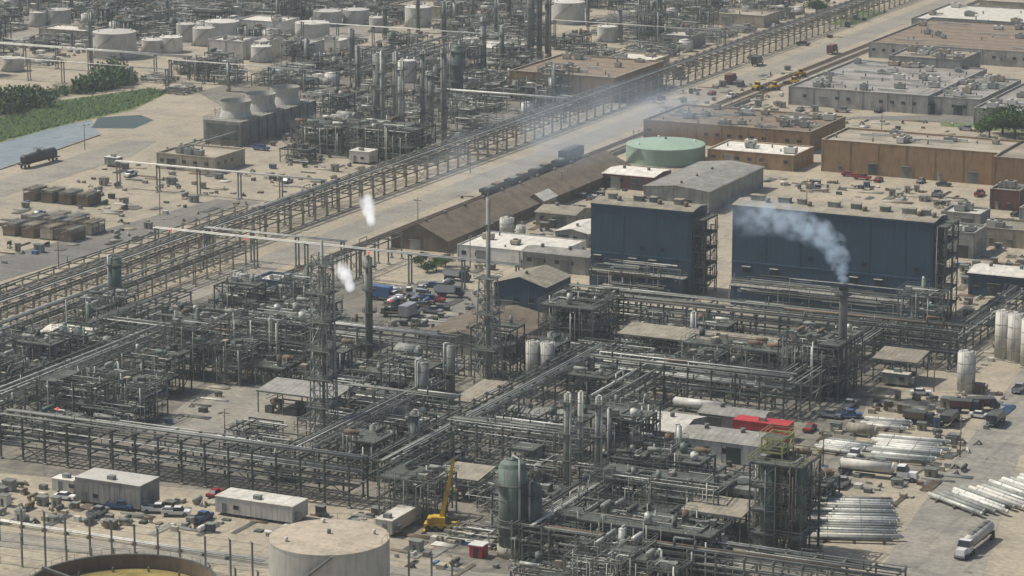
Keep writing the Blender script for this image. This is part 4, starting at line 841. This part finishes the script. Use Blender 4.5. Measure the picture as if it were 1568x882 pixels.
# ---------------------------------------------------------------- smoke, steam, haze (volumes)
bm=bmesh.new(); bmesh.ops.create_icosphere(bm,subdivisions=3,radius=1); SPH=bpy.data.meshes.new('puff'); bm.to_mesh(SPH); bm.free()
def vol(name,loc,sc,dens,col,nscale=.25,thr=.35,glow=.3):
    # ms: emission added to stand for multiple scattering in the cloud, proportional to its density
    mt=bpy.data.materials.new('smoke'); mt.use_nodes=True; N=mt.node_tree.nodes;K=mt.node_tree.links; N.remove(N['Principled BSDF'])
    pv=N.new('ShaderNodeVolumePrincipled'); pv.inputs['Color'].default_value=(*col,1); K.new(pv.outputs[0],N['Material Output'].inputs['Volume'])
    tc=N.new('ShaderNodeTexCoord'); ln=N.new('ShaderNodeVectorMath'); ln.operation='LENGTH'; K.new(tc.outputs['Object'],ln.inputs[0])
    a=N.new('ShaderNodeMapRange'); a.inputs[1].default_value=1; a.inputs[2].default_value=.2; a.inputs[3].default_value=0; a.inputs[4].default_value=1; K.new(ln.outputs['Value'],a.inputs[0])
    g=N.new('ShaderNodeNewGeometry'); nz=N.new('ShaderNodeTexNoise'); nz.inputs['Scale'].default_value=nscale; nz.inputs['Detail'].default_value=4; K.new(g.outputs['Position'],nz.inputs['Vector'])
    b=N.new('ShaderNodeMapRange'); b.inputs[1].default_value=thr; b.inputs[2].default_value=.75; K.new(nz.outputs[0],b.inputs[0])
    c=N.new('ShaderNodeMath'); c.operation='MULTIPLY'; K.new(a.outputs[0],c.inputs[0]); K.new(b.outputs[0],c.inputs[1])
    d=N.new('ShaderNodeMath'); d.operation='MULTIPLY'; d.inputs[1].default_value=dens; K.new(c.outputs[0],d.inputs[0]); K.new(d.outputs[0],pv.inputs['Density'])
    e=N.new('ShaderNodeMath'); e.operation='MULTIPLY'; e.inputs[1].default_value=glow; K.new(d.outputs[0],e.inputs[0]); K.new(e.outputs[0],pv.inputs['Emission Strength']); pv.inputs['Emission Color'].default_value=(*col,1)
    o=bpy.data.objects.new(name,SPH.copy()); o.data.materials.append(mt); o.location=loc; o.scale=sc; bpy.context.scene.collection.objects.link(o)
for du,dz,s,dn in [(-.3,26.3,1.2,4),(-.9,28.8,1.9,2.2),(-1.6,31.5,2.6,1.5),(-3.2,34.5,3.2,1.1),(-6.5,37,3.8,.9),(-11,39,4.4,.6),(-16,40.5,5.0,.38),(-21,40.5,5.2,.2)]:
    vol('smoke_plume',(SX+du*cH,SY+du*sH,dz),(s*1.25,s,s),dn,(.66,.8,.93),.42,thr=.4,glow=.24)
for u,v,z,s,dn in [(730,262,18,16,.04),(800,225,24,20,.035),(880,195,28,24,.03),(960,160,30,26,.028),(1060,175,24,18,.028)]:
    x,y=G(u,v,z); vol('smoke_haze',(x,y,z),(s*1.3,s,s*.45),dn,(.7,.82,.95),.06,thr=.38,glow=.2)
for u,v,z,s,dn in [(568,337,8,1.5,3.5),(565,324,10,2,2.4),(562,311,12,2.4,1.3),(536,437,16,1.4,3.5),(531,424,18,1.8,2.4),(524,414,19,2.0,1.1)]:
    x,y=G(u,v,z); vol('steam_plume',(x,y,z),(s,s,s*1.3),dn,(.99,.99,.99),.5,thr=.3,glow=.5)
hz=bpy.data.materials.new('haze'); hz.use_nodes=True; N=hz.node_tree.nodes; N.remove(N['Principled BSDF']); vs=N.new('ShaderNodeVolumeScatter'); vs.inputs['Color'].default_value=(.85,.93,.97,1); vs.inputs['Density'].default_value=.00014; vs.inputs['Anisotropy'].default_value=.2
hz.node_tree.links.new(vs.outputs[0],N['Material Output'].inputs['Volume'])
m=MB(); m.box(-2500,2500,-2500,3500,-5,260,'steel_grey'); me=m.mesh('atmospheric_haze'); me.materials.clear(); me.materials.append(hz); me.polygons.foreach_set('material_index',[0]*6); inst('atmospheric_haze',me,(0,0,0))
# ---------------------------------------------------------------- camera, light, world
sc=bpy.context.scene
cam=bpy.data.cameras.new('camera'); co=bpy.data.objects.new('camera',cam); sc.collection.objects.link(co)
cam.sensor_width=36; cam.lens=FP/1568*36; cam.clip_start=10; cam.clip_end=30000
co.location=(-OX,-OY,CH); co.rotation_euler=(math.pi/2-PIT,0,HD); sc.camera=co
el=math.radians(56); dx,dy=-.96,-.16; l=math.hypot(dx,dy); dx/=l;dy/=l
to=Vector((dx*math.cos(el),dy*math.cos(el),math.sin(el)))
sun=bpy.data.lights.new('sun','SUN'); sun.energy=4.2; sun.angle=math.radians(.5); sun.color=(1,.955,.86); so=bpy.data.objects.new('sun',sun); so.rotation_euler=to.to_track_quat('Z','Y').to_euler(); sc.collection.objects.link(so)
w=bpy.data.worlds.new('World'); sc.world=w; w.use_nodes=True; N=w.node_tree.nodes; sky=N.new('ShaderNodeTexSky'); sky.sky_type='NISHITA'; sky.sun_disc=False; sky.sun_elevation=el; sky.sun_rotation=math.atan2(dx,dy); sky.dust_density=3
w.node_tree.links.new(sky.outputs[0],N['Background'].inputs[0]); N['Background'].inputs[1].default_value=.095
sc.view_settings.view_transform='Standard'; sc.view_settings.look='None'; sc.view_settings.exposure=0
